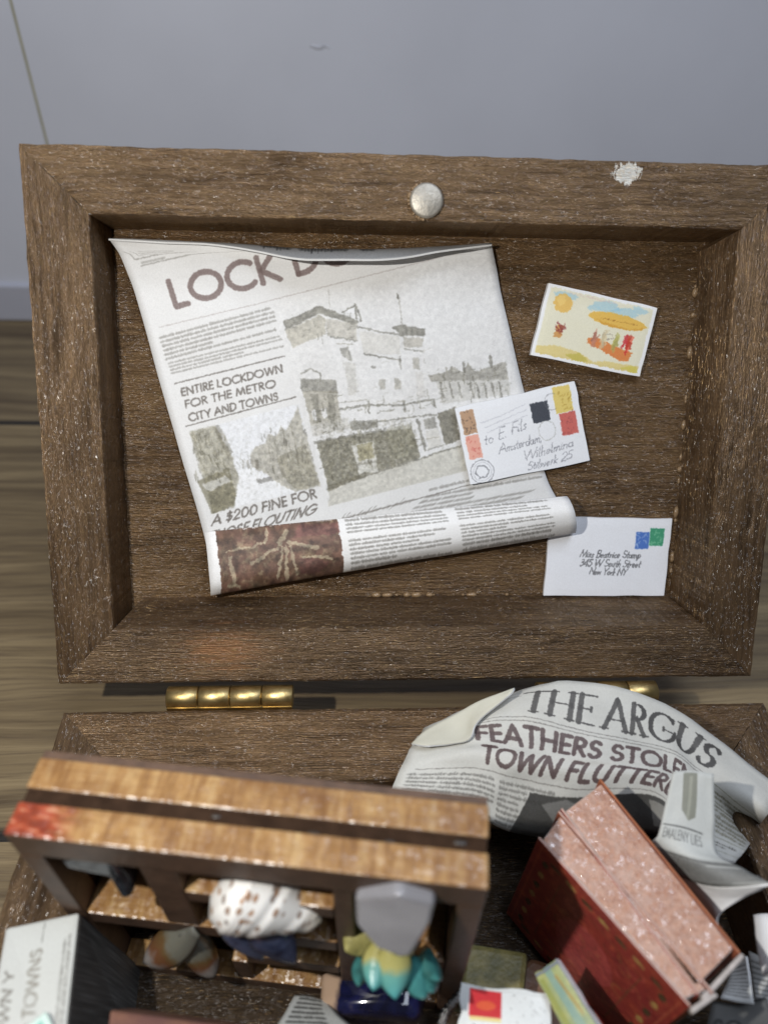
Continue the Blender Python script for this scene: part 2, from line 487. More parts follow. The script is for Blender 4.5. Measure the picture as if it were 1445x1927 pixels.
class Canvas:
    def __init__(s, w, h, base=(.93, .93, .93), T=None):
        s.w, s.h = w, h
        s.a = np.ones((h, w, 3), np.float32) * np.array(base, np.float32)
        s.T = T or (lambda x, y: (x * w, y * h))

    def tp(s, pts):
        return np.array([s.T(float(x), float(y)) for x, y in pts], float)

    def _box(s, P, m):
        x0 = max(0, int(P[:, 0].min() - m)); x1 = min(s.w, int(P[:, 0].max() + m + 2))
        y0 = max(0, int(P[:, 1].min() - m)); y1 = min(s.h, int(P[:, 1].max() + m + 2))
        return x0, x1, y0, y1

    def _put(s, bx, al, col, noise):
        x0, x1, y0, y1 = bx
        if noise: al = al * (1 - noise * np.random.default_rng(x0 * 31 + y0).random(al.shape))
        al = np.clip(al, 0, 1)[..., None].astype(np.float32)
        reg = s.a[y0:y1, x0:x1]
        s.a[y0:y1, x0:x1] = reg * (1 - al) + np.array(col, np.float32) * al

    def fillp(s, P, col, al=1.0, noise=0.0, soft=None):
        P = np.asarray(P, float)
        x0, x1, y0, y1 = bx = s._box(P, 1)
        if x1 <= x0 or y1 <= y0: return
        S = 3
        ys = (np.arange((y1 - y0) * S) + .5) / S + y0; xs = (np.arange((x1 - x0) * S) + .5) / S + x0
        X, Y = np.meshgrid(xs, ys)
        ins = np.zeros(X.shape, bool)
        n = len(P)
        for i in range(n):
            xa, ya = P[i]; xb, yb = P[(i + 1) % n]
            if ya == yb: continue
            c = ((ya > Y) != (yb > Y)) & (X < (xb - xa) * (Y - ya) / (yb - ya) + xa)
            ins ^= c
        m = ins.reshape(y1 - y0, S, x1 - x0, S).mean((1, 3))
        if soft:
            for _ in range(soft): m = blur1(m)
        s._put(bx, m * al, col, noise)

    def fill(s, pts, col, al=1.0, noise=0.0, soft=None): s.fillp(s.tp(pts), col, al, noise, soft)

    def strokep(s, P, wd, col, al=1.0, noise=0.0, aniso=None):
        P = np.asarray(P, float)
        bx = x0, x1, y0, y1 = s._box(P, wd + 2)
        if x1 <= x0 or y1 <= y0: return
        X, Y = np.meshgrid(np.arange(x0, x1) + .5, np.arange(y0, y1) + .5)
        D = np.full(X.shape, 1e9)
        for i in range(len(P) - 1):
            a, b = P[i], P[i + 1]; d = b - a; L = d @ d + 1e-9
            t = np.clip(((X - a[0]) * d[0] + (Y - a[1]) * d[1]) / L, 0, 1)
            D = np.minimum(D, np.hypot(X - a[0] - t * d[0], Y - a[1] - t * d[1]))
        s._put(bx, np.clip(wd / 2 - D + .5, 0, 1) * al, col, noise)

    def stroke(s, pts, wd, col, al=1.0, noise=0.0): s.strokep(s.tp(pts), wd, col, al, noise)

    def text(s, txt, p0, p1, cap, wd, col, al=1.0, noise=0.0, slant=0.0, serif=False, gap=.16, up=None):
        """Letters on the baseline p0 -> p1, cap = capital height in canvas pixels."""
        a, b = s.tp([p0, p1])
        d = b - a; L = np.linalg.norm(d); e = d / L; u = np.array([e[1], -e[0]])
        if up is not None:
            u = s.tp([up])[0] - s.tp([(0, 0)])[0]; u /= np.linalg.norm(u)
        adv = sum((.34 if ch == ' ' else FONT[ch][0] + gap) for ch in txt) - gap
        k = L / adv
        x = 0.0
        for ch in txt:
            if ch == ' ': x += .34; continue
            w, strokes = FONT[ch]
            for st in strokes:
                P = [a + e * ((x + qx + slant * qy) * k) + u * (qy * cap) for qx, qy in st]
                if serif:
                    for i in range(len(P) - 1):
                        dd = (P[i + 1] - P[i]); l2 = np.linalg.norm(dd) + 1e-6
                        v = abs(dd @ u) / l2
                        s.strokep([P[i], P[i + 1]], wd * (.40 + .75 * v), col, al, noise)
                    for q, pq in ((st[0], P[0]), (st[-1], P[-1])):
                        if min(abs(q[1]), abs(q[1] - 1)) < .02:
                            s.strokep([pq - e * cap * .13, pq + e * cap * .13], wd * .42, col, al, noise)
                        else:
                            s.strokep([pq - u * cap * .07, pq + u * cap * .07], wd * .6, col, al, noise)
                else:
                    s.strokep(P, wd, col, al, noise)
            x += w + gap

    def para(s, p0, p1, p2, n, col, al=.8, seed=0, fillr=.55, ragged=True):
        """n lines of tiny unreadable body type between the top edge p0-p1 and the bottom-left corner p2."""
        a, b, c = s.tp([p0, p1, p2])
        rg = np.random.default_rng(seed)
        e = b - a; L = np.linalg.norm(e); e /= L; dn = (c - a) / n; lh = np.linalg.norm(dn); u = dn / lh
        for i in range(n):
            x = 0.0
            end = L * (1.0 if rg.random() > .2 or not ragged else rg.uniform(.4, .95))
            while x < end - lh * .5:
                wl = min(end - x, lh * rg.uniform(.8, 3.6))
                y0 = a + dn * i + u * lh * .18
                k = max(1, int(wl / (lh * .30)))
                top = rg.uniform(0.0, .12)
                s.strokep([y0 + e * x + u * lh * .32, y0 + e * (x + wl) + u * lh * .32], lh * fillr * .75, col, al * .62, .5)
                for j in range(k):
                    q = y0 + e * (x + (j + .5) * wl / k)
                    hh = lh * (.1 if rg.random() > .3 else -.06)
                    s.strokep([q + u * hh, q + u * lh * .55], lh * .17, col, al * rg.uniform(.5, 1), .3)
                x += wl + lh * rg.uniform(.28, .5)

    def region_noise(s, pts, amt, cell, seed, tint=(0, 0, 0)):
        P = s.tp(pts)
        bx = x0, x1, y0, y1 = s._box(P, 1)
        f = fbm(y1 - y0, x1 - x0, cell, seed)
        X, Y = np.meshgrid(np.arange(x0, x1) + .5, np.arange(y0, y1) + .5)
        ins = np.zeros(X.shape, bool); n = len(P)
        for i in range(n):
            xa, ya = P[i]; xb, yb = P[(i + 1) % n]
            if ya != yb: ins ^= ((ya > Y) != (yb > Y)) & (X < (xb - xa) * (Y - ya) / (yb - ya) + xa)
        s._put(bx, np.clip((f - .42) * 3.2, 0, 1) * ins * amt, tint, 0)

    def warp(s, pts, amp, cell, seed):
        """Let the ink of a halftone picture bleed and break up."""
        P = s.tp(pts) if pts is not None else np.array([(0, 0), (s.w, 0), (s.w, s.h), (0, s.h)], float)
        x0, x1, y0, y1 = s._box(P, 1)
        h, w = y1 - y0, x1 - x0
        dx = (fbm(h, w, cell, seed, 2) - .5) * 2 * amp; dy = (fbm(h, w, cell, seed + 5, 2) - .5) * 2 * amp
        Y, X = np.mgrid[y0:y1, x0:x1]
        ins = np.zeros(X.shape, bool); n = len(P)
        for i in range(n):
            xa, ya = P[i]; xb, yb = P[(i + 1) % n]
            if ya != yb: ins ^= ((ya > Y) != (yb > Y)) & (X < (xb - xa) * (Y - ya) / (yb - ya) + xa)
        src = s.a.copy()
        sx_ = np.clip((X + dx).round().astype(int), 0, s.w - 1); sy_ = np.clip((Y + dy).round().astype(int), 0, s.h - 1)
        reg = s.a[y0:y1, x0:x1]; reg[ins] = src[sy_, sx_][ins]

    def texture(s, pts, amt, cell, seed):
        """Multiply a picture by patchy detail, stronger where it is dark."""
        P = s.tp(pts); x0, x1, y0, y1 = s._box(P, 1)
        f = (fbm(y1 - y0, x1 - x0, cell, seed, 3) - .5) * 2
        Y, X = np.mgrid[y0:y1, x0:x1]
        ins = np.zeros(X.shape, bool); n = len(P)
        for i in range(n):
            xa, ya = P[i]; xb, yb = P[(i + 1) % n]
            if ya != yb: ins ^= ((ya > Y) != (yb > Y)) & (X < (xb - xa) * (Y - ya) / (yb - ya) + xa)
        reg = s.a[y0:y1, x0:x1]; lum = reg.mean(2)
        k = 1 + amt * f * np.clip((.95 - lum) * 2.5, 0.0, 1) * ins
        s.a[y0:y1, x0:x1] = np.clip(reg * k[..., None], 0, 1)

    def image(s, name, blur=1, grain=.03):
        a = s.a
        for _ in range(blur): a = blur1(a)
        a = a + np.random.default_rng(5).normal(0, grain, a.shape[:2])[..., None]
        a = np.clip(a, 0, 1)[::-1]
        im = bpy.data.images.new(name, s.w, s.h, alpha=False)
        px = np.ones((s.h, s.w, 4), np.float32); px[..., :3] = a
        im.pixels.foreach_set(px.ravel()); im.update()
        im.pack()
        return im


def blur1(a):
    p = np.pad(a, ((1, 1), (1, 1)) + ((0, 0),) * (a.ndim - 2), mode='edge')
    v = (p[:-2] + 2 * p[1:-1] + p[2:]) / 4
    return (v[:, :-2] + 2 * v[:, 1:-1] + v[:, 2:]) / 4


# ------------------------------------------------------------------ sheet helpers
def crom(P, sub):
    """Catmull-Rom along axis 0."""
    P = np.asarray(P, float); n = len(P)
    out = []
    for i in range(n - 1):
        p0 = P[i - 1] if i > 0 else 2 * P[0] - P[1]
        p1, p2 = P[i], P[i + 1]
        p3 = P[i + 2] if i + 2 < n else 2 * P[-1] - P[-2]
        for k in range(sub):
            t = k / sub
            out.append(.5 * (2 * p1 + (p2 - p0) * t + (2 * p0 - 5 * p1 + 4 * p2 - p3) * t * t + (3 * p1 - 3 * p2 + p3 - p0) * t ** 3))
    out.append(P[-1])
    return np.array(out)


def sheet(name, ctrl, fuv, buv, sub, mats, parent=None, th=0.0035, wob=0.0012, seed=1, facing=None, cells=6):
    """A sheet of paper with two printed sides and a white cut edge, through rows x columns of control points."""
    A = np.concatenate([np.asarray(ctrl, float), np.asarray(fuv, float), np.asarray(buv, float)], axis=2)
    A = crom(A, sub[0]); A = np.swapaxes(crom(np.swapaxes(A, 0, 1), sub[1]), 0, 1)
    P = A[..., :3]; h, w = P.shape[:2]
    du = np.gradient(P, axis=1); dv = np.gradient(P, axis=0)
    n = np.cross(du, dv); n /= np.linalg.norm(n, axis=2, keepdims=True) + 1e-12
    mid = P[h // 2, w // 2]
    if facing is None: facing = CAM
    if (n[h // 2, w // 2] @ (np.asarray(facing) - mid)) < 0: n = -n
    P = P + n * (wob * 2 * (fbm(h, w, max(3, w / cells), seed) - .5))[..., None]
    F = P + n * th / 2; B = P - n * th / 2
    me = bpy.data.meshes.new(name)
    verts = np.concatenate([F.reshape(-1, 3), B.reshape(-1, 3)])
    faces = []; uvs = []; mi = []
    N = h * w
    flip = np.dot(np.cross(du[h // 2, w // 2], dv[h // 2, w // 2]), n[h // 2, w // 2]) < 0
    for i in range(h - 1):
        for j in range(w - 1):
            q = [i * w + j, i * w + j + 1, (i + 1) * w + j + 1, (i + 1) * w + j]
            ff = q[::-1] if flip else q
            faces.append(ff); uvs.append([A[k // w, k % w, 3:5] for k in ff]); mi.append(0)
            bb = q if flip else q[::-1]
            faces.append([k + N for k in bb]); uvs.append([A[k // w, k % w, 5:7] for k in bb]); mi.append(1)
    rim = [i for i in range(w)] + [i * w + w - 1 for i in range(1, h)] + [(h - 1) * w + j for j in range(w - 2, -1, -1)] + [i * w for i in range(h - 2, 0, -1)]
    for k in range(len(rim)):
        a, b = rim[k], rim[(k + 1) % len(rim)]
        f = [a, a + N, b + N, b]
        if flip: f = f[::-1]
        faces.append(f); uvs.append([(0.01, 0.01)] * 4); mi.append(2)
    me.from_pydata([tuple(v) for v in verts], [], faces)
    uvl = me.uv_layers.new(name='UVMap')
    uvl.data.foreach_set('uv', np.array(uvs, np.float32).ravel())
    for p, k in zip(me.polygons, mi):
        p.material_index = k
        p.use_smooth = k < 2
    return put(name, me, parent, mats)


def card(name, P4, th, mats, parent=None, N=12, bulge=0.0, seed=3, jag=0.002):
    """A flat card or envelope: corners TL, TR, BR, BL of its printed face; thickness behind it; printed face uv 0..1."""
    P4 = [np.asarray(p, float) for p in P4]
    n = np.cross(P4[1] - P4[0], P4[3] - P4[0]); n /= np.linalg.norm(n)
    if n @ (CAM - P4[0]) < 0: n = -n
    rg = np.random.default_rng(seed)
    top = {}; bm = bmesh.new(); uvd = {}
    f = fbm(N + 1, N + 1, 4, seed)
    e1 = (P4[1] - P4[0]); e1 /= np.linalg.norm(e1); e2 = (P4[3] - P4[0]); e2 /= np.linalg.norm(e2)
    jx = [smooth_noise1(N + 1, 2, seed + k) for k in range(4)]
    for i in range(N + 1):
        for j in range(N + 1):
            u, v = j / N, i / N
            p = P4[0] * (1 - u) * (1 - v) + P4[1] * u * (1 - v) + P4[2] * u * v + P4[3] * (1 - u) * v
            p = p + n * bulge * (math.sin(math.pi * u) * math.sin(math.pi * v)) + n * 0.0012 * (f[i, j] - .5)
            if i == 0: p = p + e2 * jag * jx[0][j]
            if i == N: p = p + e2 * jag * jx[1][j]
            if j == 0: p = p + e1 * jag * jx[2][i]
            if j == N: p = p + e1 * jag * jx[3][i]
            edge = i in (0, N) or j in (0, N)
            top[i, j] = bm.verts.new(tuple(p - n * (th * .06 if edge else 0)))
            uvd[top[i, j]] = (u, 1 - v)
    uvl = bm.loops.layers.uv.new('UVMap')
    for i in range(N):
        for j in range(N):
            fc = bm.faces.new((top[i, j], top[i, j + 1], top[i + 1, j + 1], top[i + 1, j]))
            fc.material_index = 0
            for lp in fc.loops: lp[uvl].uv = uvd[lp.vert]
    ring = [top[0, j] for j in range(N + 1)] + [top[i, N] for i in range(1, N + 1)] + [top[N, j] for j in range(N - 1, -1, -1)] + [top[i, 0] for i in range(N - 1, 0, -1)]
    low = [bm.verts.new(tuple(np.array(v.co) - n * th * .9)) for v in ring]
    for k in range(len(ring)):
        fc = bm.faces.new((ring[k], ring[(k + 1) % len(ring)], low[(k + 1) % len(ring)], low[k])); fc.material_index = 1
    bk = bm.faces.new(low); bk.material_index = 1
    return from_bm(name, bm, parent, mats)


def block(name, P8, mats, parent=None, bev=0.004, faces_mat=None, uv=True):
    """A six-sided block from 8 corners: 0-3 the top (TL TR BR BL), 4-7 below them."""
    bm = bmesh.new()
    v = [bm.verts.new(tuple(float(c) for c in p)) for p in P8]
    uvl = bm.loops.layers.uv.new('UVMap')
    fs = [(0, 1, 2, 3), (4, 7, 6, 5), (0, 4, 5, 1), (1, 5, 6, 2), (2, 6, 7, 3), (3, 7, 4, 0)]
    for k, f in enumerate(fs):
        fc = bm.faces.new([v[i] for i in f])
        fc.material_index = (faces_mat or [0] * 6)[k]
        for lp, u in zip(fc.loops, ((0, 1), (0, 0), (1, 0), (1, 1)) if k >= 2 else ((0, 1), (1, 1), (1, 0), (0, 0))): lp[uvl].uv = u
    bmesh.ops.recalc_face_normals(bm, faces=bm.faces)
    o = from_bm(name, bm, parent, mats)
    if bev: bevel(o, bev, 2, 30)
    return o


# ------------------------------------------------------------------ materials
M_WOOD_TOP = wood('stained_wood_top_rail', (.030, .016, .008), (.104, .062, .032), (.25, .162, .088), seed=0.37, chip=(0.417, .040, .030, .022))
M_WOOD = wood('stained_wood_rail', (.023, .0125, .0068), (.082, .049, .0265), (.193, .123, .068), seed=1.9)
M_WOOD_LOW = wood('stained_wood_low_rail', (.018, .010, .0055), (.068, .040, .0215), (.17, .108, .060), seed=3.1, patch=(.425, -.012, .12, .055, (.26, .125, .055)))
M_WOOD_BASE = wood('stained_wood_base', (.022, .012, .0065), (.083, .047, .024), (.20, .124, .065), seed=5.3)
M_PANEL = wood('stained_wood_panel', (.021, .011, .005), (.078, .043, .020), (.165, .099, .046), seed=7.7)
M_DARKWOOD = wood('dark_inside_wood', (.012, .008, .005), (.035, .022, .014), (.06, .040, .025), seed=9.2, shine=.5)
M_BRASS = simple('worn_brass', (.66, .50, .23), .40, 1.0, 0, 40, .06, (.42, .30, .12))
M_STEEL = simple('dull_magnet_steel', (.50, .46, .39), .5, 0.6, .25, 40, .15)
M_PAPEREDGE = simple('white_paper_edge', (.80, .80, .79), .7, 0, .08, 60)
M_GLUE = simple('dried_glue', (.30, .20, .11), .18, 0, .2, 60)

# ------------------------------------------------------------------ floor, wall, baseboard
def floor_mat():
    m, nt, b = new_mat('laminate_floor')
    tc = nd(nt, 'ShaderNodeTexCoord').outputs['Object']
    sp = nd(nt, 'ShaderNodeSeparateXYZ'); lk(nt, tc, sp.inputs[0])
    row = mth(nt, 'FLOOR', mth(nt, 'DIVIDE', mth(nt, 'SUBTRACT', sp.outputs[1], 1.385), 1.565))
    fr = mth(nt, 'FRACT', mth(nt, 'DIVIDE', mth(nt, 'SUBTRACT', sp.outputs[1], 1.385), 1.565))
    off = nd(nt, 'ShaderNodeCombineXYZ'); lk(nt, mth(nt, 'MULTIPLY', row, 3.7), off.inputs[0]); lk(nt, mth(nt, 'MULTIPLY', row, 7.1), off.inputs[2])
    ad = nd(nt, 'ShaderNodeVectorMath', operation='ADD'); lk(nt, tc, ad.inputs[0]); lk(nt, off.outputs[0], ad.inputs[1])
    v = ad.outputs[0]
    w = noise(nt, mapping(nt, v, (.5, 1.5, 1)), 1.2, 3)
    v2n = nd(nt, 'ShaderNodeCombineXYZ'); lk(nt, mth(nt, 'MULTIPLY', w, .16), v2n.inputs[1])
    a2 = nd(nt, 'ShaderNodeVectorMath', operation='ADD'); lk(nt, v, a2.inputs[0]); lk(nt, v2n.outputs[0], a2.inputs[1])
    g1 = noise(nt, mapping(nt, a2.outputs[0], (.5, 13, 1)), 1.6, 7, .62)
    g2 = noise(nt, mapping(nt, a2.outputs[0], (2, 60, 1)), 2.0, 4, .6)
    col = ramp(nt, g1, [(.32, (.070, .044, .020)), (.5, (.185, .132, .066)), (.7, (.29, .215, .112))])
    col = mix(nt, ramp(nt, g2, [(.34, .55), (.5, 0.0)]), col, (.09, .060, .034))
    tone = nd(nt, 'ShaderNodeTexWhiteNoise', noise_dimensions='1D'); lk(nt, row, tone.inputs['W'])
    col = mix(nt, mth(nt, 'MULTIPLY', tone.outputs['Value'], .35), col, (.10, .07, .04))
    seam = ramp(nt, fr, [(0.0, 1.0), (0.014, 1.0), (0.024, 0.0), (1.0, 0.0)])
    col = mix(nt, seam, col, (.012, .009, .006))
    lk(nt, col, b.inputs['Base Color'])
    b.inputs['Roughness'].default_value = .5
    lk(nt, bump(nt, g2, .25, .01), b.inputs['Normal'])
    return m


me = bpy.data.meshes.new('floor')
me.from_pydata([(-9, -7, FLOOR_Z), (9, -7, FLOOR_Z), (9, 2.4, FLOOR_Z), (-9, 2.4, FLOOR_Z)], [], [(0, 1, 2, 3)])
tag(put('floor', me, None, floor_mat()), kind='structure')

M_WALL = simple('painted_wall', (.65, .665, .735), .5, 0, .07, 1.3, .03)
M_BASEB = simple('painted_baseboard', (.47, .475, .54), .5, 0, .03, 3.0)
M_SEAM = simple('seam_sealant', (.42, .40, .30), .7, 0, .1, 20)
YW = 2.19
SX = -1.328
bm = bmesh.new(); box_bm(bm, SX + .006, 9, YW, YW + .2, FLOOR_Z, 9)
wl = tag(from_bm('wall', bm, None, M_WALL), kind='structure')
bm = bmesh.new(); box_bm(bm, -9, SX - .006, YW, YW + .2, FLOOR_Z, 9)
from_bm('wall_panel', bm, wl, M_WALL)
bm = bmesh.new(); box_bm(bm, SX - .006, SX + .006, YW + .006, YW + .05, FLOOR_Z, 9)
from_bm('wall_seam', bm, wl, M_SEAM)
mk = onp(600, 90, (0, YW - .001, 0), np.array([0, 1.0, 0]))
bm = bmesh.new()
for dx, dz, r_ in ((-.02, .004, .009), (0, 0, .012), (.02, .006, .008), (.035, .002, .005)):
    bmesh.ops.create_icosphere(bm, subdivisions=2, radius=1, matrix=Matrix.Translation((mk[0] + dx, YW, mk[2] + dz)) @ Matrix.Diagonal((r_ * 1.5, .0015, r_ * .6, 1)))
from_bm('scuff', bm, wl, simple('wall_scuff', (.58, .59, .65), .6, 0, .2, 30), None, True)
bm = bmesh.new(); box_bm(bm, -9, 9, YW - .022, YW + .01, FLOOR_Z, -.075)
bb = tag(from_bm('baseboard', bm, None, M_BASEB), kind='structure'); bevel(bb, .012, 3)

# ------------------------------------------------------------------ the wooden box: base tray, lid, hinges
box = empty('wooden_box', (0, -.56, FLOOR_Z), 'open dark brown stained wooden box, its framed lid tipped back on brass hinges', 'box')
HW = .80
D = 1.12
TB = .175
bm = bmesh.new(); box_bm(bm, -HW + .03, HW - .03, -D + .03, -.03, FLOOR_Z, INNER_Z)
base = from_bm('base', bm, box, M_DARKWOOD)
def trap(L, t): return [(-L / 2, t / 2), (L / 2, t / 2), (L / 2 - t, -t / 2), (-L / 2 + t, -t / 2)][::-1]
I4 = np.eye(3)
X, Y, Z = I4
prism('back_rail', trap(2 * HW, TB), FLOOR_Z, 0, base, M_WOOD_BASE, frame_mat(X, Y, Z, (0, -TB / 2, 0)), bev=.012, seed=2)
prism('front_rail', trap(2 * HW, TB), FLOOR_Z, 0, base, M_WOOD_BASE, frame_mat(-X, -Y, Z, (0, -D + TB / 2, 0)), bev=.012, seed=3)
prism('side_rail', trap(D, TB), FLOOR_Z, 0, base, M_WOOD, frame_mat(-Y, X, Z, (HW - TB / 2, -D / 2, 0)), bev=.012, seed=4)
prism('side_rail', trap(D, TB), FLOOR_Z, 0, base, M_WOOD, frame_mat(Y, -X, Z, (-HW + TB / 2, -D / 2, 0)), bev=.012, seed=5)

TL = .130
bm = bmesh.new(); box_bm(bm, -HW + .01, HW - .01, .01, LIDH - .01, -.165, -REC)
lid = from_bm('lid', bm, box, M_PANEL, frame_mat(LX, LUP, LN, LO))
def rail(name, L, mid_a, mid_b, ang, mat, seed, slope):
    c, s = math.cos(ang), math.sin(ang)
    x = LX * c + LUP * s; y = -LX * s + LUP * c
    return prism(name, trap(L, TL), -.16, 0, lid, mat, frame_mat(x, y, LN, LO + LX * mid_a + LUP * mid_b), bev=.007, seed=seed, slope=slope)
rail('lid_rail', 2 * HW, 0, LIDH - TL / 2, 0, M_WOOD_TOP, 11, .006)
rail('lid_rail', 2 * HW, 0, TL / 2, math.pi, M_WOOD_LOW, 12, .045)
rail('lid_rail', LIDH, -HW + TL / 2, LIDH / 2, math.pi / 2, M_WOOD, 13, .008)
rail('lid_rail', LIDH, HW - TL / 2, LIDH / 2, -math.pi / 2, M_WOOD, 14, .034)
# beads of dried glue along the joint at the bottom and right of the recess
bm = bmesh.new()
for k in range(46):
    if k < 26: a, b_ = RNG.uniform(-.1, .62), TL + .0375
    else: a, b_ = HW - TL - .0285, RNG.uniform(.2, .9)
    s = RNG.uniform(.003, .008)
    mm = Matrix.Translation((a, b_, -REC + .001)) @ Matrix.Diagonal((s * (RNG.uniform(1, 3) if k < 26 else 1), s * (1 if k < 26 else RNG.uniform(1, 3)), s * .7, 1))
    bmesh.ops.create_icosphere(bm, subdivisions=1, radius=1, matrix=mm)
gl = from_bm('glue_bead', bm, lid, M_GLUE, frame_mat(LX, LUP, LN, LO), True)
gl['kind'] = 'stuff'
# magnet
bm = bmesh.new()
prof = [(0.0, .012), (.029, .012), (.0335, .0095), (.034, .006), (.034, -.004)]
seg = 40
ringv = []
for r, z in prof[1:]:
    ringv.append([bm.verts.new((r * math.cos(2 * math.pi * k / seg), r * math.sin(2 * math.pi * k / seg), z)) for k in range(seg)])
cv = bm.verts.new((0, 0, .012))
for k in range(seg):
    bm.faces.new((cv, ringv[0][k], ringv[0][(k + 1) % seg]))
    for a, b_ in zip(ringv[:-1], ringv[1:]): bm.faces.new((a[k], b_[k], b_[(k + 1) % seg], a[(k + 1) % seg]))
mc = onlid(803, 376, .012)
from_bm('magnet', bm, lid, M_STEEL, frame_mat(LX, LUP, LN, LO + LX * mc[0] + LUP * mc[1]), True)
bm = bmesh.new()
for k in range(16):
    an = RNG.uniform(2.0, 5.2); s = RNG.uniform(.002, .005)
    bmesh.ops.create_icosphere(bm, subdivisions=1, radius=s, matrix=Matrix.Translation((.036 * math.cos(an), .036 * math.sin(an), .001)))
from_bm('glue_residue', bm, lid, M_GLUE, frame_mat(LX, LUP, LN, LO + LX * mc[0] + LUP * mc[1]), True)['kind'] = 'stuff'

def hinge(x0, n=4, L=.282):
    bm = bmesh.new(); box_bm(bm, x0 + .002, x0 + L - .002, .001, .007, -.11, .0)
    h = from_bm('hinge', bm, box, M_BRASS)
    up2 = LO + LN * -.012
    w = L / n
    for k in range(n):
        bm = bmesh.new()
        r = .0255
        prof = [(0, 0), (r - .0015, 0), (r, .0012), (r, w - .0032), (r - .0015, w - .002), (0, w - .002)]
        rings = []
        for rr_, xx in prof:
            rings.append([bm.verts.new((x0 + k * w + .0015 + xx, .0275 + max(rr_, .0005) * math.cos(2 * math.pi * q / 28), .002 + max(rr_, .0005) * math.sin(2 * math.pi * q / 28))) for q in range(28)])
        for a, b_ in zip(rings[:-1], rings[1:]):
            for q in range(28): bm.faces.new((a[q], a[(q + 1) % 28], b_[(q + 1) % 28], b_[q]))
        kn = from_bm('knuckle', bm, h, M_BRASS, None, True)
        for p in kn.data.polygons: p.use_smooth = abs(p.normal.x) < .3
    bm = bmesh.new()
    bmesh.ops.create_cone(bm, cap_ends=True, segments=16, radius1=.012, radius2=.012, depth=L - .01, matrix=Matrix.Translation((x0 + L / 2, .0275, .002)) @ Matrix.Rotation(math.pi / 2, 4, 'Y'))
    from_bm('hinge_pin', bm, h, M_BRASS)
hinge(-.576)
hinge(.2645)

# ------------------------------------------------------------------ the lockdown newspaper on the lid's panel
NA0, NA1, NB0, NB1, NS = -.74, .44, .10, 1.08, 1250
NW, NH = int((NA1 - NA0) * NS), int((NB1 - NB0) * NS)
def newsT(x, y):
    a = onlid(x, y, -REC + .008)
    return ((a[0] - NA0) * NS, (NB1 - a[1]) * NS)
cv = Canvas(NW, NH, (.865, .863, .857), newsT)
cv.a *= (1 - .05 * fbm(NH, NW, 160, 3))[..., None] + .02
INK = (.47, .455, .43); INK2 = (.37, .345, .32); GR = (.60, .585, .54)
# masthead box
cv.stroke([(232, 462), (255, 488), (372, 462)], 3, INK, .7, .3)
cv.stroke([(246, 462), (262, 481), (362, 458)], 2, INK, .6, .3)
for y in (458, 466, 474): cv.stroke([(262, y), (330, y - 14)], 3, INK, .7, .5)
cv.stroke([(266, 500), (420, 464), (520, 438)], 3, INK, .75, .4)
cv.stroke([(268, 494), (310, 485)], 6, INK, .6, .7)
cv.text('LOCK DOWN', (329, 578), (800, 452), 70, 15, (.40, .325, .31), .95, .35, gap=.17)
cv.stroke([(300, 616), (480, 573), (660, 527), (930, 458)], 2.2, (.55, .5, .48), .6, .4)
# left column
cv.para((300, 632), (512, 575), (314, 680), 6, INK, .8, 1)
cv.para((316, 681), (528, 629), (324, 706), 4, INK, .75, 2)
cv.stroke([(329, 722), (536, 670)], 3.5, INK2, .85, .3)
for t, y0, y1, xe in (('ENTIRE LOCKDOWN', (343, 745), (532, 700), 0), ('FOR THE METRO', (350, 768), (519, 728), 0), ('CITY AND TOWNS', (357, 793), (524, 752), 0)):
    cv.text(t, y0, y1, 20, 4.6, INK2, .9, .3, slant=.1, gap=.15)
cv.stroke([(351, 802), (557, 747)], 3.5, INK2, .85, .3)
# street photograph
SP = [(357, 812), (562, 760), (604, 915), (402, 966)]
cv.fill(SP, (.885, .89, .90), 1)
cv.fill([(357, 812), (405, 800), (432, 850), (452, 900), (440, 950), (402, 966)], (.56, .54, .46), .85, .35, 3)
cv.fill([(372, 905), (430, 880), (446, 935), (441, 955), (400, 966)], (.44, .42, .33), .8, .3, 2)
cv.fill([(380, 912), (425, 895), (436, 905), (392, 925)], (.88, .88, .87), .7, .2, 2)
cv.fill([(400, 803), (412, 800), (440, 850), (430, 868)], (.47, .45, .39), .6, .4, 2)
cv.fill([(470, 858), (480, 840), (500, 836), (505, 818), (520, 822), (528, 800), (538, 812), (560, 765), (604, 915), (555, 925), (520, 908), (500, 890), (478, 880)], (.63, .61, .55), .85, .4, 3)
cv.fill([(522, 862), (575, 836), (602, 912), (560, 922), (530, 895)], (.50, .48, .40), .6, .5, 3)
for q in range(14):
    x = 500 + RNG.uniform(0, 85); y = 800 + RNG.uniform(0, 70)
    cv.stroke([(x, y), (x + 4, y + RNG.uniform(14, 34))], 3, (.42, .40, .35), .5, .5)
for q in range(16):
    x = 362 + RNG.uniform(0, 55); y = 812 + RNG.uniform(0, 85)
    cv.stroke([(x, y), (x + 5, y + RNG.uniform(8, 26))], 3, (.40, .38, .31), .5, .5)
cv.fill([(452, 885), (470, 880), (520, 908), (556, 925), (440, 955), (446, 930)], (.92, .925, .93), .85, .1, 4)
for q in range(10):
    x = 452 + RNG.uniform(0, 34); cv.stroke([(x, 866), (x + 2, 880)], 4, (.5, .48, .43), .6, .4)
cv.fill([(484, 903), (512, 896), (516, 903), (488, 910)], (.45, .44, .42), .8, .3, 1)
cv.region_noise(SP, .10, 7, 21, (.3, .28, .2))
rgd = np.random.default_rng(303)
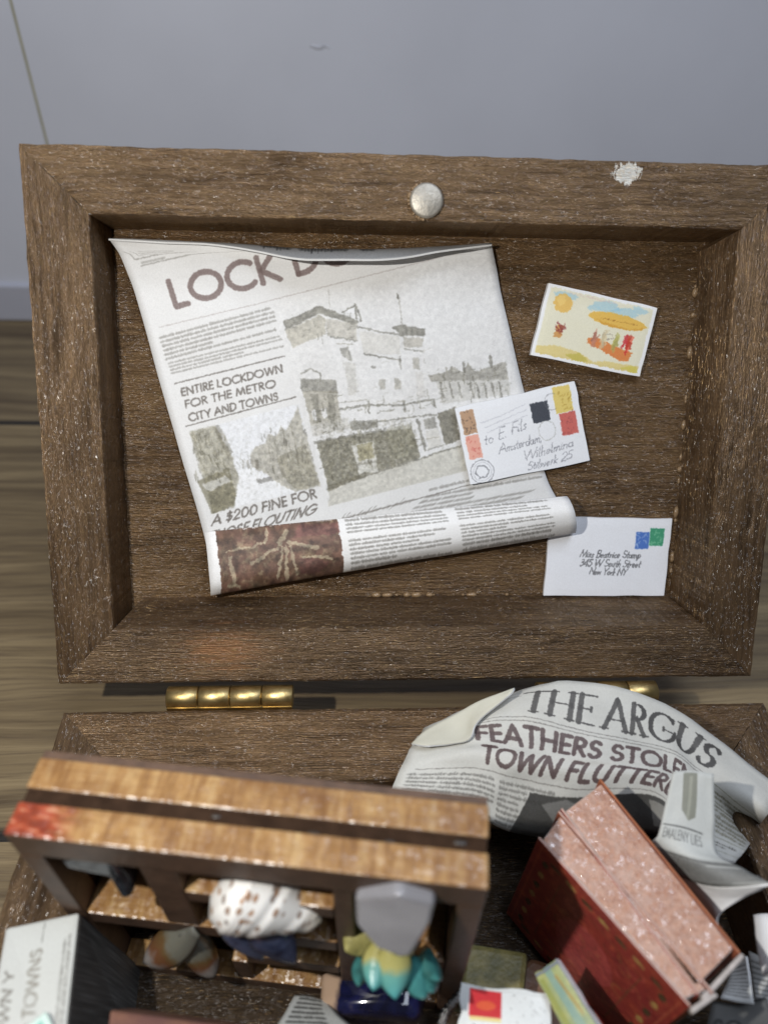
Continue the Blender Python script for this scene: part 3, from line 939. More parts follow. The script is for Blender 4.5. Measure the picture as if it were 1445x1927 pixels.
for (x0_, x1_, y0_, y1_, n_, c_) in ((362, 425, 812, 900, 50, (.38, .365, .30)), (365, 430, 815, 905, 30, (.70, .69, .64)), (490, 590, 800, 905, 60, (.46, .45, .40)), (490, 595, 815, 905, 34, (.74, .73, .69)), (440, 500, 840, 900, 18, (.70, .70, .67))):
    for q in range(n_):
        x = rgd.uniform(x0_, x1_); y = rgd.uniform(y0_, y1_)
        cv.stroke([(x, y), (x + rgd.uniform(0, 5), y + rgd.uniform(4, 16))], rgd.uniform(1.8, 4), c_, rgd.uniform(.35, .8), .4)
cv.warp(SP, 4, 12, 201); cv.texture(SP, .28, 9, 203); cv.warp(SP, 1.6, 4, 205)
cv.text('A $200 FINE FOR', (408, 986), (596, 936), 26, 5.4, INK2, .92, .3, slant=.06, gap=.15)
cv.text('THOSE FLOUTING', (416, 1013), (604, 963), 26, 5.4, INK2, .92, .3, slant=.06, gap=.15)
# building photograph
BP = [(512, 575), (932, 462), (975, 690), (890, 880), (620, 952)]
tan = (.62, .605, .56); dk = (.46, .45, .41); lt = (.885, .885, .885)
cv.fill([(533, 606), (600, 575), (676, 604), (668, 612), (602, 590), (537, 622)], dk, .9, .3, 1)
cv.fill([(537, 622), (601, 593), (614, 601), (612, 630), (551, 655)], (.68, .66, .60), .85, .3, 1)
cv.fill([(614, 600), (672, 610), (671, 640), (616, 632)], (.70, .68, .63), .8, .35, 1)
cv.fill([(645, 588), (668, 574), (672, 590)], (.9, .9, .9), 1)
cv.stroke([(644, 588), (667, 575), (672, 600)], 4, dk, .9, .3)
cv.stroke([(668, 572), (680, 604)], 5, dk, .8, .3)
cv.stroke([(622, 634), (672, 641)], 4, dk, .8, .4)
cv.stroke([(633, 646), (666, 648)], 3, tan, .8, .4)
cv.fill([(640, 655), (656, 652), (664, 680), (645, 672)], dk, .75, .5, 1)
cv.fill([(648, 680), (668, 684), (672, 740), (656, 745)], (.74, .73, .70), .7, .4, 2)
cv.stroke([(674, 616), (760, 632)], 5, dk, .8, .4)
cv.fill([(676, 622), (752, 634), (754, 668), (684, 664)], (.80, .79, .76), .8, .4, 1)
cv.stroke([(686, 666), (754, 678)], 5, dk, .8, .4)
cv.stroke([(752, 672), (755, 694)], 5, dk, .7, .4)
cv.fill([(737, 618), (752, 611), (798, 618), (800, 632), (757, 632)], dk, .9, .3, 1)
cv.fill([(785, 617), (797, 611), (797, 620)], (.9, .9, .9), 1)
cv.fill([(758, 634), (796, 636), (795, 652), (760, 655)], (.62, .60, .55), .8, .4, 1)
cv.stroke([(762, 657), (794, 661)], 4, dk, .7, .4)
cv.fill([(776, 674), (788, 672), (790, 696), (778, 694)], tan, .8, .4, 1)
cv.fill([(782, 700), (796, 700), (800, 745), (786, 748)], (.80, .79, .77), .7, .3, 2)
cv.stroke([(618, 545), (621, 578)], 2.5, GR, .6, .4); cv.stroke([(749, 556), (757, 612)], 2.5, GR, .7, .4); cv.stroke([(748, 555), (749, 560)], 6, dk, .8)
cv.fill([(713, 714), (725, 713), (726, 733), (715, 733)], tan, .8, .4, 1); cv.fill([(741, 713), (752, 713), (755, 733), (743, 732)], tan, .8, .4, 1)
cv.stroke([(702, 690), (706, 692)], 7, dk, .7, .4)
# left pavilion
cv.stroke([(566, 703), (582, 694), (600, 700), (604, 712)], 5, dk, .75, .4)
cv.fill([(564, 712), (632, 714), (636, 740), (568, 736)], dk, .85, .4, 1)
cv.fill([(570, 736), (634, 736), (642, 796), (585, 800)], (.60, .58, .52), .85, .4, 1)
for x in (592, 622): cv.fill([(x - 6, 742), (x + 6, 742), (x + 12, 795), (x - 2, 797)], dk, .7, .4, 1)
cv.fill([(586, 772), (594, 771), (597, 790), (588, 790)], lt, .9, .2, 1); cv.fill([(604, 768), (614, 768), (618, 788), (607, 788)], lt, .9, .2, 1)
# parade on the right
cv.fill([(805, 706), (840, 700), (850, 690), (870, 700), (880, 682), (893, 698), (908, 694), (950, 680), (956, 714), (905, 716), (860, 716), (812, 718)], (.55, .535, .49), .85, .4, 1)
cv.stroke([(922, 672), (924, 690)], 9, dk, .8, .4); cv.stroke([(872, 682), (874, 700)], 6, dk, .8, .4); cv.stroke([(838, 692), (842, 704)], 6, tan, .8, .4)
cv.fill([(820, 718), (957, 712), (960, 742), (832, 760)], (.74, .73, .70), .7, .3, 2)
for x in (828, 846, 862, 884, 896, 910, 924, 938): cv.stroke([(x, 720), (x + 6, 748)], 5.5, dk, .75, .4)
# verandah and shopfronts
cv.stroke([(638, 770), (692, 762), (756, 762), (815, 752), (818, 766)], 6, dk, .8, .4)
for x, y in ((693, 764), (760, 762)): cv.stroke([(x, y - 8), (x + 2, y + 12)], 6, dk, .8, .4)
cv.stroke([(655, 756), (690, 752)], 4, tan, .7, .4); cv.stroke([(740, 758), (760, 753)], 4, tan, .7, .4)
cv.fill([(585, 798), (655, 786), (658, 806), (590, 822)], (.72, .71, .68), .8, .4, 1)
cv.fill([(658, 792), (712, 790), (712, 804), (694, 806), (692, 808), (662, 810)], dk, .85, .4, 1)
cv.stroke([(592, 832), (650, 822), (716, 810)], 7, dk, .75, .4); cv.stroke([(710, 794), (780, 784), (820, 780)], 5, dk, .8, .4)
cv.fill([(596, 832), (716, 812), (776, 806), (790, 858), (778, 872), (618, 918)], (.47, .455, .39), .92, .3, 1)
cv.fill([(662, 838), (702, 830), (712, 890), (676, 896)], (.86, .855, .83), .95, .2, 1)
cv.fill([(671, 838), (700, 832), (704, 862), (676, 868)], (.58, .55, .42), .85, .3, 1)
cv.stroke([(672, 874), (710, 868)], 5, tan, .8, .3)
for x in (612, 634, 726, 748): cv.stroke([(x, 834 - (x - 612) * .18), (x + 12, 905 - (x - 612) * .27)], 3, (.62, .60, .52), .6, .4)
cv.fill([(726, 806), (774, 798), (784, 850), (736, 866)], (.58, .57, .50), .7, .5, 2)
cv.stroke([(786, 792), (800, 846)], 8, dk, .8, .35)
cv.fill([(796, 790), (818, 784), (822, 806), (800, 808)], dk, .75, .4, 1)
cv.fill([(800, 812), (824, 806), (830, 838), (806, 844)], (.80, .79, .76), .8, .3, 1)
cv.stroke([(802, 826), (826, 822)], 3, tan, .8); cv.stroke([(806, 846), (834, 838)], 4, dk, .7, .3)
cv.fill([(822, 778), (856, 766), (866, 828), (836, 836)], (.40, .385, .33), .9, .3, 1)
cv.fill([(617, 920), (700, 890), (790, 862), (868, 836), (884, 884), (622, 952)], (.765, .755, .715), .9, .12, 2)
cv.stroke([(615, 922), (700, 892), (790, 863), (868, 838)], 5, dk, .75, .35)
cv.fill([(616, 915), (690, 888), (700, 890), (618, 926)], (.42, .40, .33), .7, .35, 1)
cv.region_noise([(590, 800), (780, 790), (790, 860), (618, 922)], .30, 6, 33, (.26, .24, .16))
rgd = np.random.default_rng(301)
for (x0_, x1_, y0_, y1_, n_, c_) in ((600, 785, 815, 900, 60, (.36, .345, .29)), (600, 785, 815, 890, 34, (.66, .645, .58)), (590, 640, 740, 798, 26, (.42, .41, .36)), (645, 800, 640, 760, 22, (.74, .73, .70)),
                                     (815, 955, 690, 745, 40, (.47, .46, .41)), (600, 830, 770, 812, 40, (.55, .54, .49)), (540, 670, 590, 640, 26, (.55, .54, .50)), (640, 880, 860, 925, 22, (.70, .69, .65))):
    for q in range(n_):
        x = rgd.uniform(x0_, x1_); y = rgd.uniform(y0_, y1_) - (x - x0_) * .22 * (1 if y0_ > 760 else 0)
        if rgd.random() > .5: cv.stroke([(x, y), (x + rgd.uniform(4, 16), y - rgd.uniform(1, 4))], rgd.uniform(1.8, 4), c_, rgd.uniform(.35, .8), .4)
        else: cv.stroke([(x, y), (x + rgd.uniform(0, 3), y + rgd.uniform(5, 18))], rgd.uniform(1.8, 4), c_, rgd.uniform(.35, .8), .4)
cv.warp(BP, 3, 10, 207); cv.texture(BP, .25, 8, 209); cv.warp(BP, 1.6, 4, 211)
# below the photographs
cv.stroke([(600, 990), (800, 935), (905, 906)], 3, INK2, .8, .3)
cv.text('blue tables in place', (672, 972), (788, 941), 16, 2.6, INK, .8, .4, slant=.2)
cv.para((806, 930), (1018, 893), (815, 975), 6, INK, .85, 7)
cv.para((640, 1005), (800, 962), (650, 1030), 3, INK, .8, 8)
cv.para((806, 918), (905, 894), (810, 926), 1, INK, .8, 9)
cv.warp(None, 1.6, 4, 213)
IMG_A = cv.image('newspaper_front', 2, .02)

# back of the page: what shows on the roll at the bottom (v 0..0.7) and on the turned-down top edge (v 0.8..1)
BW, BH = 1000, 260
cb = Canvas(BW, BH, (.91, .905, .895), lambda u, v: (u * BW, (1 - v) * BH))
PP = [(.028, .02), (.365, .02), (.365, .70), (.028, .70)]
cb.fill(PP, (.42, .315, .265), 1)
pf = fbm(BH, BW, 34, 51); pg = fbm(BH, BW, 14, 52)
x0, x1, y0, y1 = 28, 365, int(.30 * BH), int(.98 * BH)
reg = cb.a[y0:y1, x0:x1]
f1 = np.clip((pf[y0:y1, x0:x1] - .45) * 4, 0, 1)[..., None]; f2 = np.clip((pg[y0:y1, x0:x1] - .52) * 4, 0, 1)[..., None]
reg = reg * (1 - .7 * f1) + np.array([.33, .25, .19]) * .7 * f1
cb.a[y0:y1, x0:x1] = reg * (1 - .6 * f2) + np.array([.60, .54, .43]) * .6 * f2
for a_, b_, w_ in (((.05, .47), (.16, .51), 7), ((.16, .51), (.17, .66), 8), ((.20, .50), (.22, .62), 16), ((.22, .5), (.30, .38), 11), ((.12, .32), (.19, .44), 10), ((.06, .40), (.065, .12), 12),
                   ((.205, .45), (.185, .12), 8), ((.215, .45), (.21, .10), 8), ((.228, .45), (.235, .12), 7), ((.26, .3), (.33, .24), 10), ((.05, .12), (.08, .10), 8)):
    cb.stroke([a_, b_], w_, (.73, .69, .58), .75, .35)
cb.fill([(.24, .55), (.365, .52), (.365, .66), (.25, .68)], (.47, .30, .29), .6, .3, 3)
cb.fill([(.24, .12), (.30, .10), (.33, .2), (.25, .3)], (.42, .27, .26), .6, .3, 3)
for u0, u1, k in ((.385, .66, 0), (.69, .94, 1)):
    cb.para((u0, .70), (u1, .69), (u0, .50), 4, INK, .9, 61 + k)
    cb.para((u0, .44), (u1, .43), (u0, .06), 7, INK, .9, 71 + k)
cb.fill([(.0, .79), (1, .79), (1, 1), (0, 1)], (.48, .48, .48), .9, .1)  # grey ground paints in the shade on the turned-down top edge
for u0, u1 in ((.40, .47), (.50, .62), (.66, .69)):
    cb.para((u0, .965), (u1, .965), (u0, .86), 1, (.15, .15, .15), .9, int(u0 * 100), .8)
cb.warp(PP, 6, 16, 221); cb.texture(PP, .4, 16, 223); cb.warp(PP, 3, 5, 225); cb.warp(None, 1.5, 4, 227)
IMG_B = cb.image('newspaper_back', 1, .02)
M_NEWS_A = printed('newsprint_front', IMG_A, .62)
M_NEWS_B = printed('newsprint_back', IMG_B, .62)

def LPn(x, y, dn): return lidpx(x, y, -REC + dn)
def lineup(pts, k):
    """k points spread evenly along a polyline of tuples."""
    P = np.array(pts, float)
    t = np.concatenate([[0], np.cumsum(np.linalg.norm(np.diff(P[:, :2], axis=0), axis=1))]); t /= t[-1]
    return np.array([[np.interp(s, t, P[:, c]) for c in range(P.shape[1])] for s in np.linspace(0, 1, k)])
KC = 9
rows = []
# turned-down flap (free edge first), fold, then down the page
rows.append((lineup([(205, 451, .062), (330, 457, .055), (455, 462, .05), (505, 485, .085), (604, 489, .092), (742, 487, .085), (811, 476, .07), (925, 461, .045)], KC), 1.0, 'flap'))
rows.append((lineup([(207, 450, .06), (330, 455, .05), (455, 460, .045), (520, 469, .05), (604, 472, .05), (742, 470, .045), (811, 466, .04), (925, 459, .04)], KC), .92, 'flap'))
rows.append((lineup([(209, 453, .052), (330, 459, .04), (455, 463, .03), (520, 470, .012), (604, 475, .008), (742, 480, .008), (811, 474, .012), (926, 466, .02)], KC), .84, 'top'))
for yl, xl, yr, xr, nl, nr in ((478, 226, 482, 929, .036, .014), (512, 240, 512, 935, .024, .010), (552, 255, 548, 941, .014, .008), (640, 280, 615, 957, .009, .007),
                               (715, 300, 690, 974, .007, .007), (800, 325, 760, 991, .006, .007), (870, 345, 830, 1008, .006, .008), (960, 372, 905, 1030, .006, .010)):
    rows.append((lineup([(xl, yl, nl), (xr, yr, nr)], KC), .75, 'flat'))
rows.append((lineup([(392, 1040, .007), (1058, 955, .010)], KC), .72, 'flat'))
rows.append((lineup([(399, 1100, .012), (1078, 985, .012)], KC), 0.0, 'roll'))
rows.append((lineup([(397, 1119, .040), (1082, 1001, .040)], KC), 0.05, 'roll'))
rows.append((lineup([(396, 1100, .068), (1084, 985, .072)], KC), 0.16, 'roll'))
rows.append((lineup([(392, 1056, .064), (1080, 962, .080)], KC), 0.40, 'roll'))
rows.append((lineup([(388, 1018, .046), (1072, 943, .066)], KC), 0.62, 'roll'))
rows.append((lineup([(386, 1002, .034), (1066, 935, .050)], KC), 0.70, 'roll'))
ctrl = []; fuv = []; buv = []
for pts, v, kind in rows:
    ctrl.append([LPn(*p) for p in pts])
    if kind in ('flat', 'top'):
        fu = [onlid(p[0], p[1], -REC + .008) for p in pts]
        fuv.append([((a[0] - NA0) / (NA1 - NA0), (a[1] - NB0) / (NB1 - NB0)) for a in fu])
    else:
        fuv.append([(.02, .02)] * KC)
    buv.append([(j / (KC - 1), v) for j in range(KC)])
news = empty('newspaper', lidp(-.1, .35, -REC), 'lock down newspaper stuck on the open lid, its lower edge rolled up', 'newspaper')
sheet('newspaper_page', ctrl, fuv, buv, (7, 6), [M_NEWS_A, M_NEWS_B, M_PAPEREDGE], news, th=.004, wob=.002, seed=8, facing=CAM)

# ------------------------------------------------------------------ card and envelopes on the lid
# airship card
ca = Canvas(420, 300, (.90, .885, .80))
f = fbm(300, 420, 70, 5)[..., None]
ca.a = ca.a * (1 - .25 * f) + np.array([.93, .90, .72]) * .25 * f
for (cx, cy, r_) in ((.17, .12, .10), (.55, .14, .12), (.72, .18, .12), (.45, .2, .06), (.85, .1, .08)):
    ca.fill([(cx + r_ * math.cos(a) * RNG.uniform(.8, 1.3), cy + .6 * r_ * math.sin(a) * RNG.uniform(.7, 1.3)) for a in np.linspace(0, 6.1, 12)], (.60, .78, .86), .7, .3, 4)
ca.fill(arc(.17, .22, .085, .125, 0, 360, 26), (.90, .73, .38), .95, .1, 1); ca.fill(arc(.15, .19, .04, .07, 0, 360, 18), (.95, .82, .50), .7, .1, 3)
ca.fill([(.17, .52), (.23, .52), (.22, .70), (.15, .70)], (.80, .55, .28), .9, .2, 1)
for q in range(14): ca.stroke([(.17 + RNG.uniform(-.03, .07), .50 + RNG.uniform(-.05, .12)), (.20 + RNG.uniform(-.03, .05), .56 + RNG.uniform(-.05, .08))], 5, (.55, .25, .25), .6, .3)
ca.fill([(.40, .30), (.46, .24), (.6, .20), (.78, .21), (.92, .26), (.96, .31), (.90, .37), (.76, .40), (.58, .39), (.45, .35)], (.90, .72, .32), .95, .08, 1)
ca.fill([(.46, .33), (.6, .36), (.8, .38), (.94, .32), (.9, .37), (.76, .40), (.58, .39)], (.80, .56, .20), .6, .1, 3)
for q in range(12): ca.stroke([(.52 + q * .03, .315 - .001 * q), (.535 + q * .03, .30)], 3, (.62, .42, .18), .7)
ca.fill([(.46, .62), (.52, .58), (.88, .70), (.86, .82), (.80, .84), (.46, .68)], (.85, .48, .24), .95, .15, 1)
for cx, col in ((.52, (.72, .50, .42)), (.60, (.80, .74, .60)), (.70, (.72, .70, .40)), (.80, (.78, .20, .22)), (.84, (.86, .30, .22))):
    for q in range(7): ca.stroke([(cx + RNG.uniform(-.03, .03), .46 + RNG.uniform(0, .1)), (cx + RNG.uniform(-.03, .03), .62 + RNG.uniform(0, .12))], 7, tuple(np.clip(np.array(col) * RNG.uniform(.8, 1.1), 0, 1)), .7, .2)
ca.stroke([(.60, .52), (.66, .50), (.68, .56), (.62, .58)], 3, (.5, .45, .4), .6)
ca.fill([(.03, .86), (.2, .80), (.42, .84), (.55, .92), (.7, .88), (.97, .86), (.97, .97), (.03, .97)], (.86, .76, .42), .75, .3, 3)
ca.fill([(.30, .90), (.42, .84), (.52, .93), (.40, .97)], (.70, .66, .22), .6, .3, 2); ca.fill([(.80, .93), (.92, .86), (.97, .9), (.97, .97)], (.80, .76, .25), .6, .3, 2)
for q in range(9): ca.stroke([(.2 + q * .05, .07), (.235 + q * .05, .075)], 5, (.85, .74, .72), .6, .4)
for a_, b_ in (((.015, .02), (.985, .02)), ((.985, .02), (.985, .98)), ((.985, .98), (.015, .98)), ((.015, .98), (.015, .02))): ca.stroke([a_, b_], 12, (.94, .94, .94), 1)
ca.warp([(.03, .03), (.97, .03), (.97, .97), (.03, .97)], 5, 8, 231); ca.warp([(.03, .03), (.97, .03), (.97, .97), (.03, .97)], 3, 3, 233)
M_CARD = printed('airship_card_print', ca.image('airship_card', 2, .015), .4, 260)
M_WHITE = simple('white_card_stock', (.82, .82, .83), .55, 0, .04, 40, .03)
n0 = -REC + .020
tag(card('postcard', [lidpx(*q, n0) for q in ((1032, 532), (1237, 579), (1203, 709), (998, 668))], .016, [M_CARD, M_WHITE], N=14, seed=21, jag=.001),
    'painted postcard of a balloon and yellow airship with passengers, stuck on the lid', 'postcard')

# letter with many stamps
ce = Canvas(480, 300, (.925, .93, .94))
def stamp(cv_, x0, y0, x1, y1, col, col2, seed):
    cv_.fill([(x0, y0), (x1, y0), (x1, y1), (x0, y1)], col, .95, .12, 1)
    rg = np.random.default_rng(seed)
    for q in range(16):
        x = rg.uniform(x0 + .01, x1 - .015); y = rg.uniform(y0 + .01, y1 - .02)
        cv_.stroke([(x, y), (x + rg.uniform(-.02, .02), y + rg.uniform(-.03, .03))], 4.5, col2, .55, .3)
stamp(ce, .03, .06, .14, .36, (.70, .55, .42), (.32, .28, .25), 1)
stamp(ce, .035, .38, .145, .68, (.90, .64, .56), (.78, .38, .36), 2)
stamp(ce, .60, .15, .745, .40, (.20, .215, .25), (.27, .28, .31), 3)
stamp(ce, .80, .02, .945, .34, (.87, .77, .40), (.68, .55, .22), 4)
stamp(ce, .82, .35, .955, .63, (.78, .36, .32), (.60, .30, .30), 5)
ce.stroke(arc(.115, .86, .095, .15, 0, 360, 30), 4, (.52, .52, .54), .8, .3); ce.stroke(arc(.115, .86, .055, .085, 0, 360, 6), 5, (.45, .45, .47), .8, .3)
ce.stroke(arc(.115, .86, .075, .118, 0, 360, 30), 2.5, (.6, .6, .62), .6, .5)
ce.stroke(arc(.70, .52, .07, .12, 0, 360, 26), 3, (.62, .62, .58), .6, .4); ce.stroke(arc(.78, .18, .06, .10, 60, 300, 20), 3, (.5, .5, .5), .6, .4)
for q in range(3): ce.stroke([(.18 + q * .02, .30 + q * .07 - .05), (.34, .27 + q * .06 - .05), (.56, .22 + q * .07 - .08)], 3, (.62, .62, .66), .5, .5)
for t, a_, b_, cap in (('to E. Fils', (.17, .54), (.54, .44), 40), ('Amsterdam,', (.28, .68), (.64, .64), 36), ('Wilhelmina', (.46, .84), (.89, .78), 36), ('Stilwerk 25', (.48, .97), (.86, .93), 30)):
    ce.text(t, a_, b_, cap, 3.2, (.42, .42, .45), .75, .4, slant=.35, gap=.03)
ce.warp(None, 3.5, 6, 235)
M_ENV1 = printed('stamped_letter_print', ce.image('stamped_letter', 2, .012), .5, 260, .06)
P4 = [lidpx(*q, -REC + dn) for q, dn in (((856, 768), .030), ((1082, 718), .020), ((1108, 866), .016), ((885, 913), .030))]
tag(card('envelope', P4, .011, [M_ENV1, M_WHITE], bulge=.0008, seed=31, jag=.002), 'white envelope with six old stamps and handwriting, overlapping the newspaper on the lid', 'envelope')

cf = Canvas(480, 300, (.925, .93, .945))
stamp(cf, .715, .17, .825, .39, (.25, .42, .74), (.72, .80, .92), 11)
stamp(cf, .83, .12, .945, .345, (.20, .56, .40), (.60, .84, .68), 12)
for t, a_, b_, cap in (('Miss Beatrice Stamp', (.265, .50), (.765, .505), 27), ('345 W South Street', (.27, .615), (.77, .625), 27), ('New York NY', (.355, .72), (.66, .735), 27)):
    cf.text(t, a_, b_, cap, 4.0, (.34, .34, .35), .9, .3, slant=.3, gap=.07)
cf.warp(None, 3.0, 5, 237)
M_ENV2 = printed('addressed_letter_print', cf.image('addressed_letter', 2, .012), .5, 260, .05)
tag(card('envelope', [lidpx(*q, -REC + .013) for q in ((1036, 973), (1264, 977), (1249, 1121), (1023, 1121))], .010, [M_ENV2, M_WHITE], bulge=.0006, seed=37, jag=.0012),
    'white envelope with blue and green stamps and three address lines, in the lid corner', 'envelope')

# ------------------------------------------------------------------ the argus newspaper draped out of the box
GW, GH = 1300, 640
cg = Canvas(GW, GH, (.80, .795, .765), lambda u, v: ((u + .02) / 1.16 * GW, (v + .02) / 1.06 * GH))
cg.a *= (1 - .10 * fbm(GH, GW, 120, 41))[..., None]
GI = (.27, .26, .25)
cg.text('THE', (.30, .285), (.50, .285), 118, 17, GI, .95, .2, serif=True, slant=.0)
cg.text('ARGUS', (.545, .285), (.935, .285), 122, 17, GI, .95, .2, serif=True)
for v in (.335, .36): cg.stroke([(.16, v), (.95, v)], 3.5, (.4, .38, .36), .8, .2)
cg.fill([(.12, .10), (.20, .03), (.22, .12), (.185, .30), (.13, .36)], (.34, .335, .325), .8, .2, 12)
for v in (.06, .12): cg.stroke([(.22, v), (.28, v)], 4, (.4, .38, .36), .7, .3)
HC = (.29, .225, .22)
cg.text('FEATHERS STOLEN', (.145, .52), (.90, .52), 74, 17, HC, .95, .2, slant=.05)
cg.text('TOWN FLUTTERED', (.16, .70), (.90, .70), 72, 17, HC, .95, .2, slant=.05)
cg.stroke([(.03, .745), (.9, .745)], 3.5, (.4, .38, .36), .7, .2)
for k in range(2): cg.para((.02 + k * .22, .77), (.22 + k * .22, .77), (.02 + k * .22, .99), 8, (.38, .37, .35), .85, 80 + k)
cg.fill([(.36, .80), (.92, .76), (.92, 1.02), (.30, 1.02)], (.20, .195, .185), .95, .15, 3)
cg.fill([(.40, .84), (.48, .80), (.56, .86), (.46, .94)], (.55, .545, .53), .8, .3, 5); cg.fill([(.75, .80), (.88, .80), (.86, .93), (.78, .95)], (.60, .59, .56), .8, .3, 5)
cg.para((.955, .40), (1.09, .40), (.955, .72), 9, (.46, .44, .36), .9, 91)
cg.para((1.0, .78), (1.08, .78), (1.0, .86), 2, (.36, .35, .32), .9, 93)
for v in (.36, .74, .90): cg.stroke([(.96, v), (1.10, v)], 3.5, (.46, .45, .34), .8, .2)
cg.warp(None, 2.5, 5, 239)
IMG_G = cg.image('argus_front', 2, .015)
M_ARG = printed('argus_newsprint', IMG_G, .6)
M_CREAM = simple('cream_newsprint_back', (.58, .56, .46), .65, 0, .12, 8, .05)
US = [0, .14, .30, .50, .75, .92, 1.10]
VS = [0, .30, .52, .70, 1.0]
PX = [[(812, 1368), (897, 1328), (1000, 1292), (1120, 1286), (1250, 1325), (1362, 1400), (1478, 1492)],
      [(792, 1382), (886, 1356), (985, 1341), (1109, 1369), (1243, 1398), (1322, 1444), (1440, 1535)],
      [(777, 1402), (893, 1391), (988, 1405), (1100, 1425), (1243, 1447), (1308, 1490), (1418, 1572)],
      [(758, 1440), (893, 1432), (972, 1448), (1080, 1468), (1225, 1476), (1296, 1532), (1402, 1600)],
      [(726, 1506), (880, 1530), (955, 1562), (1070, 1580), (1215, 1565), (1280, 1598), (1382, 1622)]]
TT = [[1.595, 1.575, 1.560, 1.545, 1.535, 1.520, 1.485],
      [1.560, 1.530, 1.515, 1.500, 1.500, 1.490, 1.455],
      [1.535, 1.505, 1.485, 1.470, 1.470, 1.465, 1.5655],
      [1.505, 1.480, 1.465, 1.455, 1.452, 1.435, 1.400],
      [1.470, 1.475, 1.485, 1.480, 1.455, 1.400, 1.370]]
ctrl = [[R(*PX[i][j], TT[i][j]) for j in range(7)] for i in range(5)]
fuv = [[((US[j] + .02) / 1.16, 1 - (VS[i] + .02) / 1.06) for j in range(7)] for i in range(5)]
buv = [[(.5, .5)] * 7] * 5
arg = empty('newspaper', R(1060, 1500, 1.5), 'argus newspaper with feathers headline, draped over the back rim of the box', 'newspaper')
sheet('newspaper_page', ctrl, fuv, buv, (8, 7), [M_ARG, M_CREAM, M_PAPEREDGE], arg, th=.005, wob=.009, seed=18, cells=10)
# its turned-back corner
fl_px = [[(774, 1400), (806, 1371), (850, 1348), (905, 1318), (968, 1296)],
         [(788, 1403), (828, 1386), (868, 1370), (902, 1340), (966, 1300)],
         [(806, 1405), (852, 1400), (884, 1391), (899, 1358), (962, 1306)]]
fl_t = [[1.515, 1.532, 1.530, 1.525, 1.520], [1.502, 1.510, 1.514, 1.512, 1.512], [1.495, 1.494, 1.492, 1.500, 1.508]]
ctrl = [[R(*fl_px[i][j], fl_t[i][j]) for j in range(5)] for i in range(3)]
sheet('turned_corner', ctrl, [[(.5, .5)] * 5] * 3, [[(.5, .5)] * 5] * 3, (6, 6), [M_CREAM, M_CREAM, M_PAPEREDGE], arg, th=.004, wob=.002, seed=19)

# zigzag folded page behind the red books
cz = Canvas(420, 620, (.74, .745, .725))
cz.fill([(.28, .02), (.62, .02), (.62, .40), (.50, .44), (.34, .36)], (.42, .42, .36), .85, .3, 4)
cz.fill([(.44, .05), (.52, .05), (.5, .45), (.45, .42)], (.66, .66, .60), .6, .3, 4)
cz.stroke([(.04, .50), (.78, .50)], 7, (.25, .25, .24), .9)
cz.text('EMALENY LIES', (.07, .60), (.76, .60), 44, 6, (.36, .36, .35), .9, .2, gap=.2)
cz.fill([(0, .655), (1, .655), (1, 1), (0, 1)], (.52, .52, .505), .8, .15, 2); cz.para((.02, .66), (.98, .66), (.02, .99), 12, (.22, .22, .21), 1, 101, .8)  # lower fold greyed to paint in its shade, dense body type over it
M_ZIG = printed('folded_page_print', cz.image('folded_page', 2, .015), .6)
zz = [[(1266, 1452, 1.315), (1302, 1450, 1.31), (1341, 1456, 1.305)],
      [(1252, 1510, 1.30), (1298, 1512, 1.292), (1343, 1530, 1.288)],
      [(1238, 1570, 1.285), (1290, 1585, 1.27), (1347, 1604, 1.268)],
      [(1225, 1592, 1.30), (1310, 1622, 1.245), (1395, 1636, 1.225)],
      [(1255, 1640, 1.30), (1335, 1665, 1.235), (1449, 1664, 1.180)]]
ctrl = [[R(*q) for q in r_] for r_ in zz]
fuv = [[(j / 2, 1 - v) for j in range(3)] for v in (0, .30, .60, .68, .98)]
z2 = empty('newspaper', R(1300, 1600, 1.3), 'zigzag folded newspaper strip with a grey photo, standing behind the pink edged book', 'newspaper')
sheet('newspaper_page', ctrl, fuv, [[(.5, .85)] * 3] * 5, (7, 7), [M_ZIG, M_ZIG, M_PAPEREDGE], z2, th=.005, wob=.002, seed=23)
zz = [[(1255, 1640, 1.30), (1345, 1668, 1.24), (1449, 1664, 1.178)], [(1275, 1660, 1.31), (1338, 1684, 1.255), (1400, 1688, 1.22)], [(1300, 1688, 1.32), (1335, 1708, 1.27), (1352, 1722, 1.25)], [(1320, 1740, 1.34), (1342, 1745, 1.30), (1352, 1752, 1.27)]]
sheet('under_fold', [[R(*q) for q in r_] for r_ in zz], [[(.9, .95)] * 3] * 4, [[(.9, .95)] * 3] * 4, (6, 6), [M_PAPEREDGE, M_PAPEREDGE, M_PAPEREDGE], z2, th=.004, seed=25)

